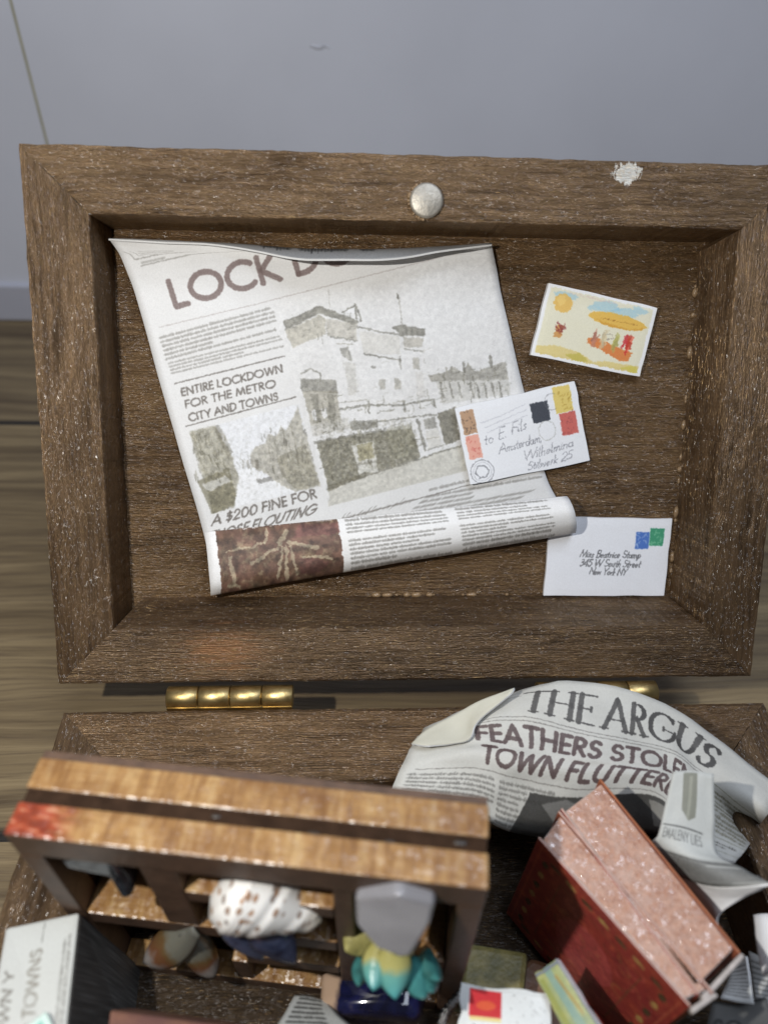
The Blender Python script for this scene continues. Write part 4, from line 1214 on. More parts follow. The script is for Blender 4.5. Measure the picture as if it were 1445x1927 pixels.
# ------------------------------------------------------------------ display cabinet with its curios
def plywood(name, red=False):
    m, nt, b = new_mat(name)
    tc = nd(nt, 'ShaderNodeTexCoord').outputs['Object']
    bnd = noise(nt, mapping(nt, tc, (30, 5, 3)), 1.5, 6, .7)
    fib = noise(nt, mapping(nt, tc, (5, 80, 20)), 3.0, 4, .6)
    cl = noise(nt, mapping(nt, tc, (1, 2.5, 1)), 5.5, 4, .6)
    col = ramp(nt, bnd, [(.34, (.17, .080, .024)), (.5, (.33, .185, .068)), (.66, (.45, .30, .135))])
    col = mix(nt, ramp(nt, fib, [(.35, .5), (.5, 0.0)]), col, (.15, .065, .02))
    col = mix(nt, ramp(nt, cl, [(.42, 0.0), (.68, .75)]), col, (.15, .062, .017))
    if red:
        sp = nd(nt, 'ShaderNodeSeparateXYZ'); lk(nt, tc, sp.inputs[0])
        n2 = noise(nt, tc, 34, 5, .65); n3 = noise(nt, mapping(nt, tc, (1, 3, 1)), 26, 3)
        t = mth(nt, 'ADD', mth(nt, 'MULTIPLY', sp.outputs[0], 9), mth(nt, 'MULTIPLY', mth(nt, 'SUBTRACT', n2, .5), 1.1))
        rc = ramp(nt, n3, [(.42, (.15, .014, .006)), (.55, (.30, .045, .018)), (.66, (.46, .22, .13))])
        col = mix(nt, mth(nt, 'MULTIPLY', ramp(nt, t, [(.50, .9), (1.0, 0.0)]), ramp(nt, mth(nt, 'ADD', sp.outputs[2], 1.0), [(.93, 0.0), (.97, 1.0)])), col, rc)
    lk(nt, col, b.inputs['Base Color'])
    nrm = bump(nt, noise(nt, tc, 140, 3), .25, .003)
    nrm, vc = sparkle_normal(nt, tc, 150, .3, nrm)
    lk(nt, nrm, b.inputs['Normal'])
    b.inputs['Roughness'].default_value = .30
    b.inputs['Specular IOR Level'].default_value = .65
    return m


M_PLYRED = plywood('varnished_plywood_red_paint', True)
M_PLY = plywood('varnished_plywood_edge')
M_PLYFACE = simple('brown_stained_plywood', (.105, .060, .037), .5, 0, .35, 30, .15)
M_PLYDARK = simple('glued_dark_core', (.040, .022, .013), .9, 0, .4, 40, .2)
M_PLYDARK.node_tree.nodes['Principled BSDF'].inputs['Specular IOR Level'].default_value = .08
M_REDPAINT = simple('red_paint_smear', (.26, .025, .012), .3, 0, 0, 22, .2, (.34, .085, .04))
M_GLOSSGLUE = simple('clear_glue_blob', (.035, .025, .018), .4, 0, .3, 50)
FLc = onz(5, 1570, .405); FRc = onz(920, 1675, .425)
ex = FRc - FLc; CWD = np.linalg.norm(ex); ex /= CWD
ey = np.cross([0, 0, 1.0], ex); ey /= np.linalg.norm(ey)
ez = np.cross(ex, ey)
CM = frame_mat(ex, ey, ez, FLc)             # local x across, y to the back, z up; origin at the front top left corner
cab = empty('display_cabinet', FLc - ez * .6, 'small brown display cabinet of curios standing in the box, tan plywood top in front', 'cabinet')
CH, CDP = .615, .118
FD0, FD1 = 0.0, .049
BD0, BD1 = .069, CDP
tmem = .068
def lattice(name, y0, y1, mem, mats):
    bm = bmesh.new()
    for (u0, u1, v0, v1) in mem:
        e = RNG.uniform(0, .0012)
        box_bm(bm, u0, u1, y0 + e, y1 - e, -v1, -v0)
    o = from_bm(name, bm, cab, mats, CM)
    for p in o.data.polygons:
        p.material_index = 0 if p.normal.z > .5 else 1
    return bevel(o, .0035, 2)
W_ = CWD
lattice('front_frame', FD0, FD1, [(0, W_, 0, tmem), (0, .036, tmem, CH), (W_ - .036, W_, tmem, CH), (.036, W_ - .036, .57, CH)], [M_PLYRED, M_PLYFACE])
lattice('back_frame', BD0, BD1, [(0, W_, 0, tmem), (0, .036, tmem, CH), (W_ - .036, W_, tmem, CH), (.036, W_ - .036, .57, CH)], [M_PLY, M_PLYFACE])
bm = bmesh.new(); box_bm(bm, .003, W_ - .003, FD1 - .001, BD0 + .001, -tmem + .004, -.006); box_bm(bm, .003, .033, FD1 - .001, BD0 + .001, -CH + .004, -tmem); box_bm(bm, W_ - .033, W_ - .003, FD1 - .001, BD0 + .001, -CH + .004, -tmem)
from_bm('core_board', bm, cab, M_PLYDARK, CM)
bm = bmesh.new(); box_bm(bm, .002, W_ - .002, CDP, CDP + .012, -CH + .003, -.003)
from_bm('back_board', bm, cab, M_PLYFACE, CM)
def member(name, u0, u1, v0, v1, y0=.003, y1=CDP - .001):
    bm = bmesh.new(); box_bm(bm, u0, u1, y0, y1, -v1, -v0)
    o = from_bm(name, bm, cab, [M_PLY, M_PLYFACE], CM)
    for p in o.data.polygons: p.material_index = 0 if p.normal.z > .5 else 1
    return bevel(o, .003, 2)
member('divider', .178, .232, tmem + .001, .300)
member('divider', .462, .492, tmem + .001, .569)
member('divider', .262, .292, .472, .569)
member('shelf', .2325, .4615, .150, .188)
member('shelf', .037, .4615, .302, .345)
member('shelf', .2925, .4615, .432, .470)
member('shelf', .4925, W_ - .037, .335, .37)
bm = bmesh.new()
for k in range(4):
    x = RNG.uniform(.2, W_ - .03); s = RNG.uniform(.002, .005)
    bmesh.ops.create_icosphere(bm, subdivisions=2, radius=1, matrix=Matrix.Translation((x, RNG.uniform(.048, .07), -.006)) @ Matrix.Diagonal((s * 2.2, s, s * .4, 1)))
from_bm('glue_drop', bm, cab, M_GLOSSGLUE, CM, True)['kind'] = 'stuff'

def incab(px, py, y=0.0):
    """Point in front of (y < 0) or inside the cabinet, y measured from its front face."""
    return onp(px, py, FLc + ey * y, ey)

def blob(name, pts, mat, parent=None, sub=3, M=None, grow=1.22):
    bm = bmesh.new()
    pts = np.array(pts, float); pts = pts.mean(0) + (pts - pts.mean(0)) * grow
    for p in pts: bm.verts.new(tuple(float(c) for c in p))
    bmesh.ops.convex_hull(bm, input=bm.verts)
    o = from_bm(name, bm, parent, mat, M, True)
    sm = o.modifiers.new('smooth', 'SUBSURF'); sm.levels = sm.render_levels = sub
    return o

def slab(name, outline, yf, yb, mat, bev=.012, seg=5, shrink=.9):
    """A stone cut like a thick slab: its outline in front (per-point depth) and a slightly smaller one behind."""
    F_ = np.array([incab(px, py, y) for (px, py), y in zip(outline, yf)])
    B_ = F_.mean(0) + (F_ - F_.mean(0)) * shrink + ey * yb
    bm = bmesh.new()
    f = [bm.verts.new(tuple(p)) for p in F_]; k = [bm.verts.new(tuple(p)) for p in B_]
    bm.faces.new(f); bm.faces.new(k[::-1])
    for i in range(len(f)): bm.faces.new((f[i], k[i], k[(i + 1) % len(f)], f[(i + 1) % len(f)]))
    o = from_bm(name, bm, None, mat, None, True)
    bevel(o, bev, seg, 15)
    m_ = o.modifiers.new('normals', 'WEIGHTED_NORMAL')
    return o

def gem_mat(name, c1, c2, rough=.08, scale=12, spec=.6, sss=0.0, stops=(.35, .65)):
    m, nt, b = new_mat(name)
    tc = nd(nt, 'ShaderNodeTexCoord').outputs['Object']
    f = noise(nt, tc, scale, 5, .6, .8)
    lk(nt, ramp(nt, f, [(stops[0], c1), (stops[1], c2)]), b.inputs['Base Color'])
    b.inputs['Roughness'].default_value = rough
    b.inputs['Specular IOR Level'].default_value = spec
    lk(nt, bump(nt, noise(nt, tc, scale * 2.5, 3), .12, .01), b.inputs['Normal'])
    if sss:
        b.inputs['Subsurface Weight'].default_value = sss
        b.inputs['Subsurface Radius'].default_value = (.03, .03, .03)
        b.inputs['Subsurface Scale'].default_value = 1.0
    return m

# black crystal in the upper left compartment
M_BLACK = gem_mat('black_obsidian', (.004, .004, .005), (.035, .042, .052), .10, 14, .6)
o = slab('black_crystal', [(108, 1612), (150, 1600), (206, 1614), (244, 1658), (252, 1692), (226, 1694), (200, 1652), (122, 1640)], [.012, .010, .002, .0, -.006, -.006, -.004, .0], .05, M_BLACK, .012, 6)
tag(o, 'glossy dark angular crystal in the upper left compartment of the cabinet', 'crystal')

# spotted cone shell
def shell_mat():
    m, nt, b = new_mat('spotted_shell')
    tc = nd(nt, 'ShaderNodeTexCoord').outputs['Object']
    v = nd(nt, 'ShaderNodeTexVoronoi'); v.inputs['Scale'].default_value = 80
    lk(nt, mapping(nt, tc, (1.0, .75, 1.3)), v.inputs['Vector'])
    spots = ramp(nt, v.outputs['Distance'], [(.36, 1.0), (.55, 0.0)])
    sel = nd(nt, 'ShaderNodeSeparateColor'); lk(nt, v.outputs['Color'], sel.inputs[0])
    spots = mth(nt, 'MULTIPLY', spots, ramp(nt, sel.outputs[0], [(.62, 0.0), (.66, 1.0)]))
    sc = ramp(nt, sel.outputs[1], [(0.0, (.36, .19, .09)), (1.0, (.24, .21, .19))])
    sp = nd(nt, 'ShaderNodeSeparateXYZ'); lk(nt, tc, sp.inputs[0])
    basec = ramp(nt, sp.outputs[2], [(0.0, (.74, .72, .68)), (.13, (.76, .74, .70)), (.19, (.62, .48, .30))])
    col = mix(nt, spots, basec, sc)
    lk(nt, col, b.inputs['Base Color'])
    b.inputs['Roughness'].default_value = .25
    b.inputs['Subsurface Weight'].default_value = .08
    b.inputs['Subsurface Radius'].default_value = (.02, .015, .01)
    return m
A0 = incab(412, 1662, .018); A1 = incab(600, 1738, .0)
ax = A1 - A0; SL = np.linalg.norm(ax); ax /= SL
sx = np.cross(ax, ey); sx /= np.linalg.norm(sx); sy = np.cross(ax, sx)
bm = bmesh.new()
zs = np.linspace(0, 1, 60)
rad = np.interp(zs, [0, .07, .2, .38, .45, .52, .66, .72, .80, .95, .99, 1], np.array([.35, .80, 1, .95, .86, .86, .66, .57, .52, .26, .14, .03]) * .060)
rings = []
for z, r in zip(zs, rad):
    rings.append([bm.verts.new((r * 1.12 * math.cos(q * 2 * math.pi / 40), r * math.sin(q * 2 * math.pi / 40), z * SL + .012 * math.cos(q * 2 * math.pi / 40 + 1) * (1 if .3 < z < .9 else .3))) for q in range(40)])
for a, b_ in zip(rings[:-1], rings[1:]):
    for q in range(40): bm.faces.new((a[q], a[(q + 1) % 40], b_[(q + 1) % 40], b_[q]))
bm.faces.new(rings[0]); bm.faces.new(rings[-1])
o = from_bm('sea_shell', bm, None, shell_mat(), frame_mat(sx, sy, ax, A0), True)
tag(o, 'white spiral sea shell with brown spots, lying in the middle of the cabinet', 'shell')

# petal maker: a pointed leaf from base to tip, curved and thick
def petal_bm(P0, P1, width, thick, nrm, curl=0.0, tipw=0.0, n=14, m=12, shape=1.0, lobe=False):
    bm = bmesh.new()
    P0 = np.asarray(P0); P1 = np.asarray(P1)
    d = P1 - P0; L = np.linalg.norm(d); d /= L
    nrm = np.asarray(nrm) - d * (np.asarray(nrm) @ d); nrm /= np.linalg.norm(nrm)
    s = np.cross(d, nrm)
    rings = []
    uvl = bm.loops.layers.uv.new('UVMap'); tv = {}
    for i in range(n + 1):
        t = i / n
        w = width * (math.sin(math.pi * min(.999, .12 + .88 * t ** shape)) ** .75 + tipw * t)
        if lobe: w = width * ((.38 + .62 * math.sin(math.pi / 2 * min(1, t / .62))) * (math.sqrt(max(.004, 1 - ((t - .62) / .38) ** 2)) if t > .62 else 1))
        w = max(w, width * .03)
        c = P0 + d * L * t + nrm * curl * L * (t * t - t)
        ring = []
        for k in range(m):
            a = 2 * math.pi * k / m
            v = bm.verts.new(tuple(c + s * w * .5 * math.cos(a) + nrm * thick * .5 * math.sin(a) * (w / width + .15) - nrm * .25 * w * (math.cos(a) ** 2)))
            ring.append(v); tv[v] = t
        rings.append(ring)
    for a, b_ in zip(rings[:-1], rings[1:]):
        for k in range(m): bm.faces.new((a[k], a[(k + 1) % m], b_[(k + 1) % m], b_[k]))
    bm.faces.new(rings[0]); bm.faces.new(rings[-1])
    for fc in bm.faces:
        for lp in fc.loops: lp[uvl].uv = (tv[lp.vert], .5)
    return bm

VIEW = CAM - incab(500, 1780, 0); VIEW /= np.linalg.norm(VIEW)
# blue mussel shells
M_MUSSEL = gem_mat('blue_mussel', (.012, .015, .032), (.085, .105, .18), .14, 14)
for p0, p1, w, lab in (((446, 1728, -.005), (496, 1806, -.03), .066, 'blue mussel shell under the spotted shell, left of the two'), ((498, 1732, -.01), (556, 1812, -.035), .076, 'blue mussel shell under the tan tip of the spotted shell, right of the two')):
    o = from_bm('mussel_shell', petal_bm(incab(*p0), incab(*p1), w, .03, VIEW, .1, 0, shape=.8), None, M_MUSSEL, None, True)
    tag(o, lab, 'shell', 'blue mussel shells in the cabinet')
# opened butterfly clam: one thing, two valves
def clam_mat():
    m, nt, b = new_mat('agate_shell')
    uv = nd(nt, 'ShaderNodeUVMap'); uv.uv_map = 'UVMap'
    sp = nd(nt, 'ShaderNodeSeparateXYZ'); lk(nt, uv.outputs[0], sp.inputs[0])
    tc = nd(nt, 'ShaderNodeTexCoord').outputs['Object']
    t = mth(nt, 'ADD', sp.outputs[0], mth(nt, 'MULTIPLY', mth(nt, 'SUBTRACT', noise(nt, tc, 18, 5, .6), .5), .7))
    lk(nt, ramp(nt, t, [(.1, (.12, .118, .10)), (.45, (.15, .145, .115)), (.62, (.12, .075, .03)), (.78, (.13, .055, .025)), (.9, (.19, .17, .155))]), b.inputs['Base Color'])
    b.inputs['Roughness'].default_value = .1
    b.inputs['Subsurface Weight'].default_value = .2
    b.inputs['Subsurface Radius'].default_value = (.02, .015, .01)
    return m
M_CLAM = clam_mat()
clam = empty('clam_shell', incab(350, 1770, .03), 'open pair of grey and amber clam halves on the lower shelf of the cabinet', 'shell')
for p0, p1, w, nm in (((366, 1748, .0), (270, 1812, -.03), .070, 'shell_half'), ((350, 1752, .0), (404, 1840, -.03), .058, 'shell_half')):
    from_bm(nm, petal_bm(incab(*p0), incab(*p1), w, .012, VIEW, .16, 0, lobe=True), clam, M_CLAM, None, True)
# grey stone
M_GREY = gem_mat('grey_chalcedony', (.20, .195, .205), (.29, .285, .295), .12, 5, sss=.2)
o = slab('grey_stone', [(666, 1690), (748, 1690), (822, 1700), (812, 1740), (776, 1804), (748, 1810), (712, 1782), (668, 1744)], [-.012, -.022, -.014, -.030, -.060, -.064, -.052, -.030], .085, M_GREY, .016)
tag(o, 'smooth grey pointed stone in the upper right compartment of the cabinet', 'stone')
# flower
def petal_mat():
    m, nt, b = new_mat('yellow_teal_petal')
    uv = nd(nt, 'ShaderNodeUVMap'); uv.uv_map = 'UVMap'
    sp = nd(nt, 'ShaderNodeSeparateXYZ'); lk(nt, uv.outputs[0], sp.inputs[0])
    tc = nd(nt, 'ShaderNodeTexCoord').outputs['Object']
    f = noise(nt, tc, 30, 4)
    t = mth(nt, 'ADD', sp.outputs[0], mth(nt, 'MULTIPLY', mth(nt, 'SUBTRACT', f, .5), .35))
    col = ramp(nt, t, [(.0, (.36, .33, .10)), (.42, (.40, .37, .13)), (.58, (.12, .32, .27)), (1.0, (.075, .29, .29))])
    lk(nt, col, b.inputs['Base Color']); b.inputs['Roughness'].default_value = .3
    lk(nt, bump(nt, noise(nt, tc, 50, 3), .3, .006), b.inputs['Normal'])
    return m
M_PETAL = petal_mat()
M_YEL = simple('yellow_petal', (.42, .38, .13), .45, 0, .45, 26, .3)
M_TEAL = simple('dark_teal_leaf', (.07, .27, .26), .3, 0, .55, 26, .2)
flw = empty('flower', incab(745, 1790, .03), 'small clay flower with yellow petals and teal tips, under the grey stone', 'flower')
fc0 = (752, 1768)
for (bx, by), (tx, ty), y0, y1, w, mt in (((722, 1770), (702, 1864), -.01, -.05, .050, M_PETAL), ((742, 1780), (744, 1881), -.02, -.055, .058, M_PETAL), ((778, 1800), (797, 1880), -.01, -.05, .044, M_TEAL),
                                          ((798, 1795), (813, 1868), .0, -.04, .036, M_TEAL), ((805, 1785), (825, 1845), .01, -.03, .032, M_TEAL), ((688, 1790), (674, 1856), .0, -.03, .030, M_TEAL),
                                          ((764, 1800), (768, 1856), .0, -.03, .028, M_TEAL), ((720, 1795), (722, 1845), .0, -.03, .034, M_TEAL)):
    from_bm('petal', petal_bm(incab(bx, by, y0 - .005), incab(tx, ty, y1 - .030), w, .010, VIEW, .15), flw, mt, None, True)
for (bx, by), (tx, ty), y0, y1, w in (((702, 1742), (650, 1790), -.0, -.03, .062), ((730, 1752), (692, 1832), -.01, -.045, .070), ((742, 1768), (738, 1838), -.02, -.04, .050), ((765, 1775), (768, 1832), -.02, -.03, .034)):
    from_bm('petal', petal_bm(incab(bx, by, y0 + .025), incab(tx, ty, y1 + .012), w, .009, VIEW, .22, shape=.85), flw, M_YEL, None, True)
# tumbled blue stone
def soda_mat():
    m, nt, b = new_mat('sodalite')
    tc = nd(nt, 'ShaderNodeTexCoord').outputs['Object']
    sp = nd(nt, 'ShaderNodeSeparateXYZ'); lk(nt, tc, sp.inputs[0])
    f = noise(nt, tc, 16, 5, .6, 1.0)
    col = ramp(nt, f, [(.35, (.004, .004, .009)), (.52, (.007, .008, .028)), (.66, (.012, .014, .060)), (.82, (.07, .06, .07))])
    t = mth(nt, 'ADD', sp.outputs[0], mth(nt, 'MULTIPLY', mth(nt, 'SUBTRACT', f, .5), .03))
    col = mix(nt, ramp(nt, t, [(-.0 + .0, 1.0), (.001, 0.0)]) if False else ramp(nt, mth(nt, 'ADD', mth(nt, 'MULTIPLY', t, 8), .5), [(.02, 1.0), (.10, 0.0)]), col, (.42, .29, .20))
    lk(nt, col, b.inputs['Base Color']); b.inputs['Roughness'].default_value = .08
    return m
s0 = incab(604, 1872, -.012); s1 = incab(800, 1888, -.012)
sa = s1 - s0; sl = np.linalg.norm(sa); sa /= sl
su = np.cross(ey, sa); su /= np.linalg.norm(su)
bm = bmesh.new()
bmesh.ops.create_cube(bm, size=1)
bmesh.ops.subdivide_edges(bm, edges=bm.edges[:], cuts=5, use_grid_fill=True)
for v in bm.verts:
    p = np.array(v.co) * 2
    r = (np.abs(p) ** 5).sum() ** .2
    p = p / r * (1 + .05 * math.sin(3 * p[0] + 2 * p[1] + 1))
    v.co = (p[0] * sl * .5, p[1] * .034, p[2] * .046)
o = from_bm('blue_stone', bm, None, soda_mat(), frame_mat(sa, np.cross(su, sa), su, (s0 + s1) / 2), True)
tag(o, 'polished dark blue stone with a tan end, under the teal petals', 'stone')

# ------------------------------------------------------------------ red books with glittering pink page edges
def glitter():
    m, nt, b = new_mat('pink_glitter_page_edge')
    tc = nd(nt, 'ShaderNodeTexCoord').outputs['Object']
    f = noise(nt, tc, 26, 5, .65)
    col = ramp(nt, f, [(.33, (.38, .175, .105)), (.5, (.47, .25, .165)), (.68, (.52, .32, .24))])
    nrm = bump(nt, noise(nt, tc, 150, 4), .5, .006)
    nrm2, vc = sparkle_normal(nt, tc, 175, 1.35, nrm)
    s = nd(nt, 'ShaderNodeSeparateColor'); lk(nt, vc, s.inputs[0])
    fl_ = ramp(nt, s.outputs[0], [(.32, 0.0), (.36, 1.0)], 'LINEAR')
    lk(nt, nrm, b.inputs['Normal'])
    lk(nt, mix(nt, mth(nt, 'MULTIPLY', s.outputs[1], .30), col, (.70, .50, .40)), b.inputs['Base Color'])
    lk(nt, fl_, b.inputs['Coat Weight']); lk(nt, nrm2, b.inputs['Coat Normal'])
    b.inputs['Coat Roughness'].default_value = .13
    b.inputs['Coat IOR'].default_value = 2.1
    b.inputs['Roughness'].default_value = .5
    return m
M_GLIT = glitter()
cr = Canvas(520, 760, (.42, .10, .09))
f = fbm(760, 520, 90, 111)[..., None]; g = fbm(760, 520, 26, 112)[..., None]
cr.a = np.clip(np.array([.53, .20, .165]) * (1 - np.clip((f - .4) * 2, 0, 1)) + np.array([.47, .155, .17]) * np.clip((f - .4) * 2, 0, 1), 0, 1)
cr.a = cr.a * (1 - .5 * np.clip((g - .52) * 3, 0, 1)) + np.array([.66, .36, .22]) * .6 * np.clip((g - .52) * 3, 0, 1)
rg2 = np.random.default_rng(77)
gold = (.66, .56, .32); grn = (.16, .19, .12)
for a_, b_ in (((.10, .09), (.90, .09)), ((.90, .09), (.90, .92)), ((.90, .92), (.10, .92)), ((.10, .92), (.10, .09))):
    for q in range(7):
        t = (q + .5) / 7; x = a_[0] + (b_[0] - a_[0]) * t; y = a_[1] + (b_[1] - a_[1]) * t
        h_ = a_[1] == b_[1]
        cr.fill(arc(x, y, .040 if h_ else .022, .016 if h_ else .030, 0, 360, 12), grn if q % 2 == 0 else gold, 1, .2, 1)
        cr.stroke([(x - .04, y + .02), (x + .04, y - .02)], 4, gold, .6, .4)
        cr.stroke([(x - .05, y - .02), (x + .02, y + .03)], 4, (.68, .34, .26), .6, .4)
for q in range(46):
    x, y = rg2.uniform(.2, .8), rg2.uniform(.16, .84); r_ = rg2.uniform(.02, .06); a0 = rg2.uniform(0, 360)
    cr.stroke(arc(x, y, r_, r_ * .7, a0, a0 + rg2.uniform(120, 260), 9), rg2.uniform(4, 8), [(.62, .44, .24), (.70, .34, .30), (.30, .20, .13), (.60, .26, .16)][q % 4], .6, .3)
cr.stroke([(.04, .035), (.96, .035), (.96, .965), (.04, .965), (.04, .035)], 7, (.70, .40, .26), .6, .4)
cr.fill(arc(.5, .5, .2, .22, 0, 360, 24), (.66, .30, .31), .6, .3, 10)
cr.stroke([(.22, .17), (.78, .17), (.78, .85), (.22, .85), (.22, .17)], 4, (.36, .30, .17), .7, .4)
for q in range(60):
    x, y = rg2.uniform(.26, .74), rg2.uniform(.22, .80)
    cr.stroke([(x, y), (x + rg2.uniform(-.04, .04), y + rg2.uniform(-.03, .03))], rg2.uniform(2, 5), gold if rg2.random() > .6 else (.74, .38, .38), .55, .5)
cr.region_noise([(0, 0), (1, 0), (1, 1), (0, 1)], .25, 12, 99, (.30, .07, .07))
cr.a = np.clip(cr.a * 1.12, 0, 1)
M_COVER = printed('red_book_cover', cr.image('red_cover', 1, .02), .38, 200)
M_COVERPLAIN = simple('maroon_cover_edge', (.20, .045, .028), .4, 0, .3, 30, .1, (.34, .11, .05))
M_COVERORANGE = simple('orange_worn_cover_edge', (.40, .13, .045), .4, 0, .3, 20, .1)
ZB = .20
M_PINKEDGE = simple('pale_pink_board_edge', (.55, .36, .29), .5, 0, .3, 30)
def book(name, quad, label, h, board=.007, edge=None, back=None):
    """quad: top corners on the plane z = ZB, near-left, far-left, far-right, near-right in pixels of the photo."""
    A, B, Cc, Dd = [onz(*q, ZB) for q in quad]       # A-D along the front cover, B-C along the back cover
    root = empty(name, A - np.array([0, 0, h]), label, 'book', 'red books with pink page edges')
    dn = np.array([0, 0, -h])
    w = (B - A) / np.linalg.norm(B - A); l = (Dd - A) / np.linalg.norm(Dd - A)
    rec = np.array([0, 0, -.002])
    block('page_block', [A + w * board + l * .008 + rec, B - w * board + l * .008 + rec, Cc - w * board - l * .010 + rec, Dd + w * board - l * .010 + rec] +
          [A + w * board + l * .008 + dn, B - w * board + l * .008 + dn, Cc - w * board - l * .010 + dn, Dd + w * board - l * .010 + dn], [M_GLIT, M_PAPEREDGE], root, .002, [0, 0, 1, 1, 1, 1])
    b1 = w * board
    fcv = block('front_cover', [A, A + b1 * .8, Dd + b1 * .8, Dd] + [q + dn for q in (A, A + b1 * .8, Dd + b1 * .8, Dd)], [edge or M_COVERORANGE, M_COVERPLAIN, M_COVER], root, .002, [0, 1, 1, 1, 1, 2])
    block('back_cover', [B - b1 * .8, B, Cc, Cc - b1 * .8] + [q + dn for q in (B - b1 * .8, B, Cc, Cc - b1 * .8)], [back or M_COVERORANGE, M_COVERPLAIN], root, .002, [0, 1, 1, 1, 1, 1])
    return root
bf = book('book', [(1012, 1577), (1052, 1524), (1343, 1866), (1298, 1896)], 'thinner front one of the two standing red books, its pink glitter edge lit', .36, .006, M_PINKEDGE, M_PINKEDGE)
bk = book('book', [(1054, 1522), (1130, 1464), (1394, 1792), (1314, 1874)], 'thicker red book standing behind the thin one, pink glitter page edge up', .36, .006, M_PINKEDGE)
M_ENDP = simple('worn_end_paper', (.52, .46, .42), .6, 0, .35, 40)
# white paper strips at the near ends of the books
for quad, root in (([(1298, 1896), (1343, 1866), (1352, 1874), (1304, 1908)], bf), ([(1318, 1874), (1394, 1792), (1402, 1800), (1326, 1884)], bk)):
    q = [onz(*p, ZB - .004) for p in quad]
    block('end_paper', q + [p + np.array([0, 0, -.012]) for p in q], [M_ENDP], root, .002)

# ------------------------------------------------------------------ things at the bottom of the picture
# left newspaper bundle
cl_ = Canvas(300, 460, (.76, .765, .745))
cl_.text('AND TOWNS', (.60, 1.0), (.56, .22), 44, 8, (.50, .48, .44), .85, .3)
cl_.text('FTOWN Y', (.26, 1.0), (.24, .36), 38, 8, (.42, .40, .37), .85, .3)
cl_.stroke([(.545, .03), (.545, .18)], 5, (.5, .5, .48), .8)
cl_.para((.84, 1.0), (.82, .16), (.96, 1.0), 2, (.45, .44, .42), .9, 121)
cl_.warp(None, 4, 7, 241)
M_LEFTP = printed('bundle_front_print', cl_.image('bundle_front', 3, .015), .6)
def painted_shade_pages():  # page-edge streaks, darkened in colour to paint the shade on the bundle's side
    m, nt, b = new_mat('painted_shade_page_stack')
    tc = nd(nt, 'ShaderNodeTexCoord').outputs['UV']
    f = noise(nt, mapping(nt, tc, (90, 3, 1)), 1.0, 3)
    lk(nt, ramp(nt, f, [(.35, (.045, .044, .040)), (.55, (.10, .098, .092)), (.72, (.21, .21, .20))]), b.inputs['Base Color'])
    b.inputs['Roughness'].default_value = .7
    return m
M_SHADEPAGE = painted_shade_pages()
bd = empty('newspaper_bundle', R(60, 1850, 1.45), 'folded white newspaper bundle with rotated headline, at the left end of the box', 'newspaper')
tp = [R(10, 1746, 1.205), R(150, 1716, 1.215), R(118, 2010, 1.0), R(-38, 2010, 1.0)]
dr = R(278, 1828, 1.46) - tp[1]; dr2 = R(262, 2010, 1.36) - tp[2]
block('bundle', tp + [tp[0] + dr, tp[1] + dr, tp[2] + dr2, tp[3] + dr2], [M_LEFTP, M_SHADEPAGE, M_WHITE], bd, .006, [0, 2, 1, 1, 1, 2])
# teal edged card on the bundle
ct = Canvas(200, 200, (.80, .88, .84)); ct.fill([(.2, .2), (1, .2), (1, 1), (.2, 1)], (.45, .70, .64), .8, .2, 8); ct.stroke([(.02, .99), (.02, .02), (.99, .02)], 4, (.4, .42, .42), .8)
M_TCARD = printed('teal_card_print', ct.image('teal_card', 1), .45)
tag(card('card', [R(88, 1903, 1.06), R(104, 1936, 1.04), R(60, 2010, 1.0), R(20, 1950, 1.02)], .008, [M_TCARD, M_WHITE], seed=51), 'pale teal card, just its corner showing over the newspaper bundle', 'card')
# brown book at the bottom edge
M_BROWNB = simple('worn_pink_brown_cover', (.30, .15, .095), .45, 0, .4, 14, .15, (.20, .10, .085))
q = [R(206, 1900, 1.10), R(440, 1932, 1.10), R(440, 1990, 1.04), R(200, 1960, 1.04)]
bb_ = empty('book', q[0] - np.array([0, 0, .1]), 'worn brown book, only its top edge showing under the cabinet', 'book')
block('book_cover', q + [p + np.array([.0, .03, -.12]) for p in q], [M_BROWNB], bb_, .006)
# scrap of newsprint
cs = Canvas(260, 220, (.74, .745, .73)); cs.para((.2, .05), (.8, .05), (.1, .95), 7, (.22, .22, .21), .95, 131, .75)
M_SCRAP = printed('newsprint_scrap_print', cs.image('newsprint_scrap', 2), .6)
zz = [[(556, 1873, 1.34), (585, 1876, 1.335), (612, 1884, 1.33)], [(538, 1905, 1.29), (580, 1908, 1.285), (638, 1912, 1.28)], [(515, 1945, 1.24), (585, 1945, 1.235), (680, 1948, 1.23)]]
o = sheet('newspaper_scrap', [[R(*p) for p in r_] for r_ in zz], [[(j / 2, 1 - i / 2) for j in range(3)] for i in range(3)], [[(0, 0)] * 3] * 3, (6, 6), [M_SCRAP, M_PAPEREDGE, M_PAPEREDGE], None, th=.004, seed=61)
tag(o, 'torn grey newspaper scrap lying below the cabinet by the blue stone', 'newspaper scrap')
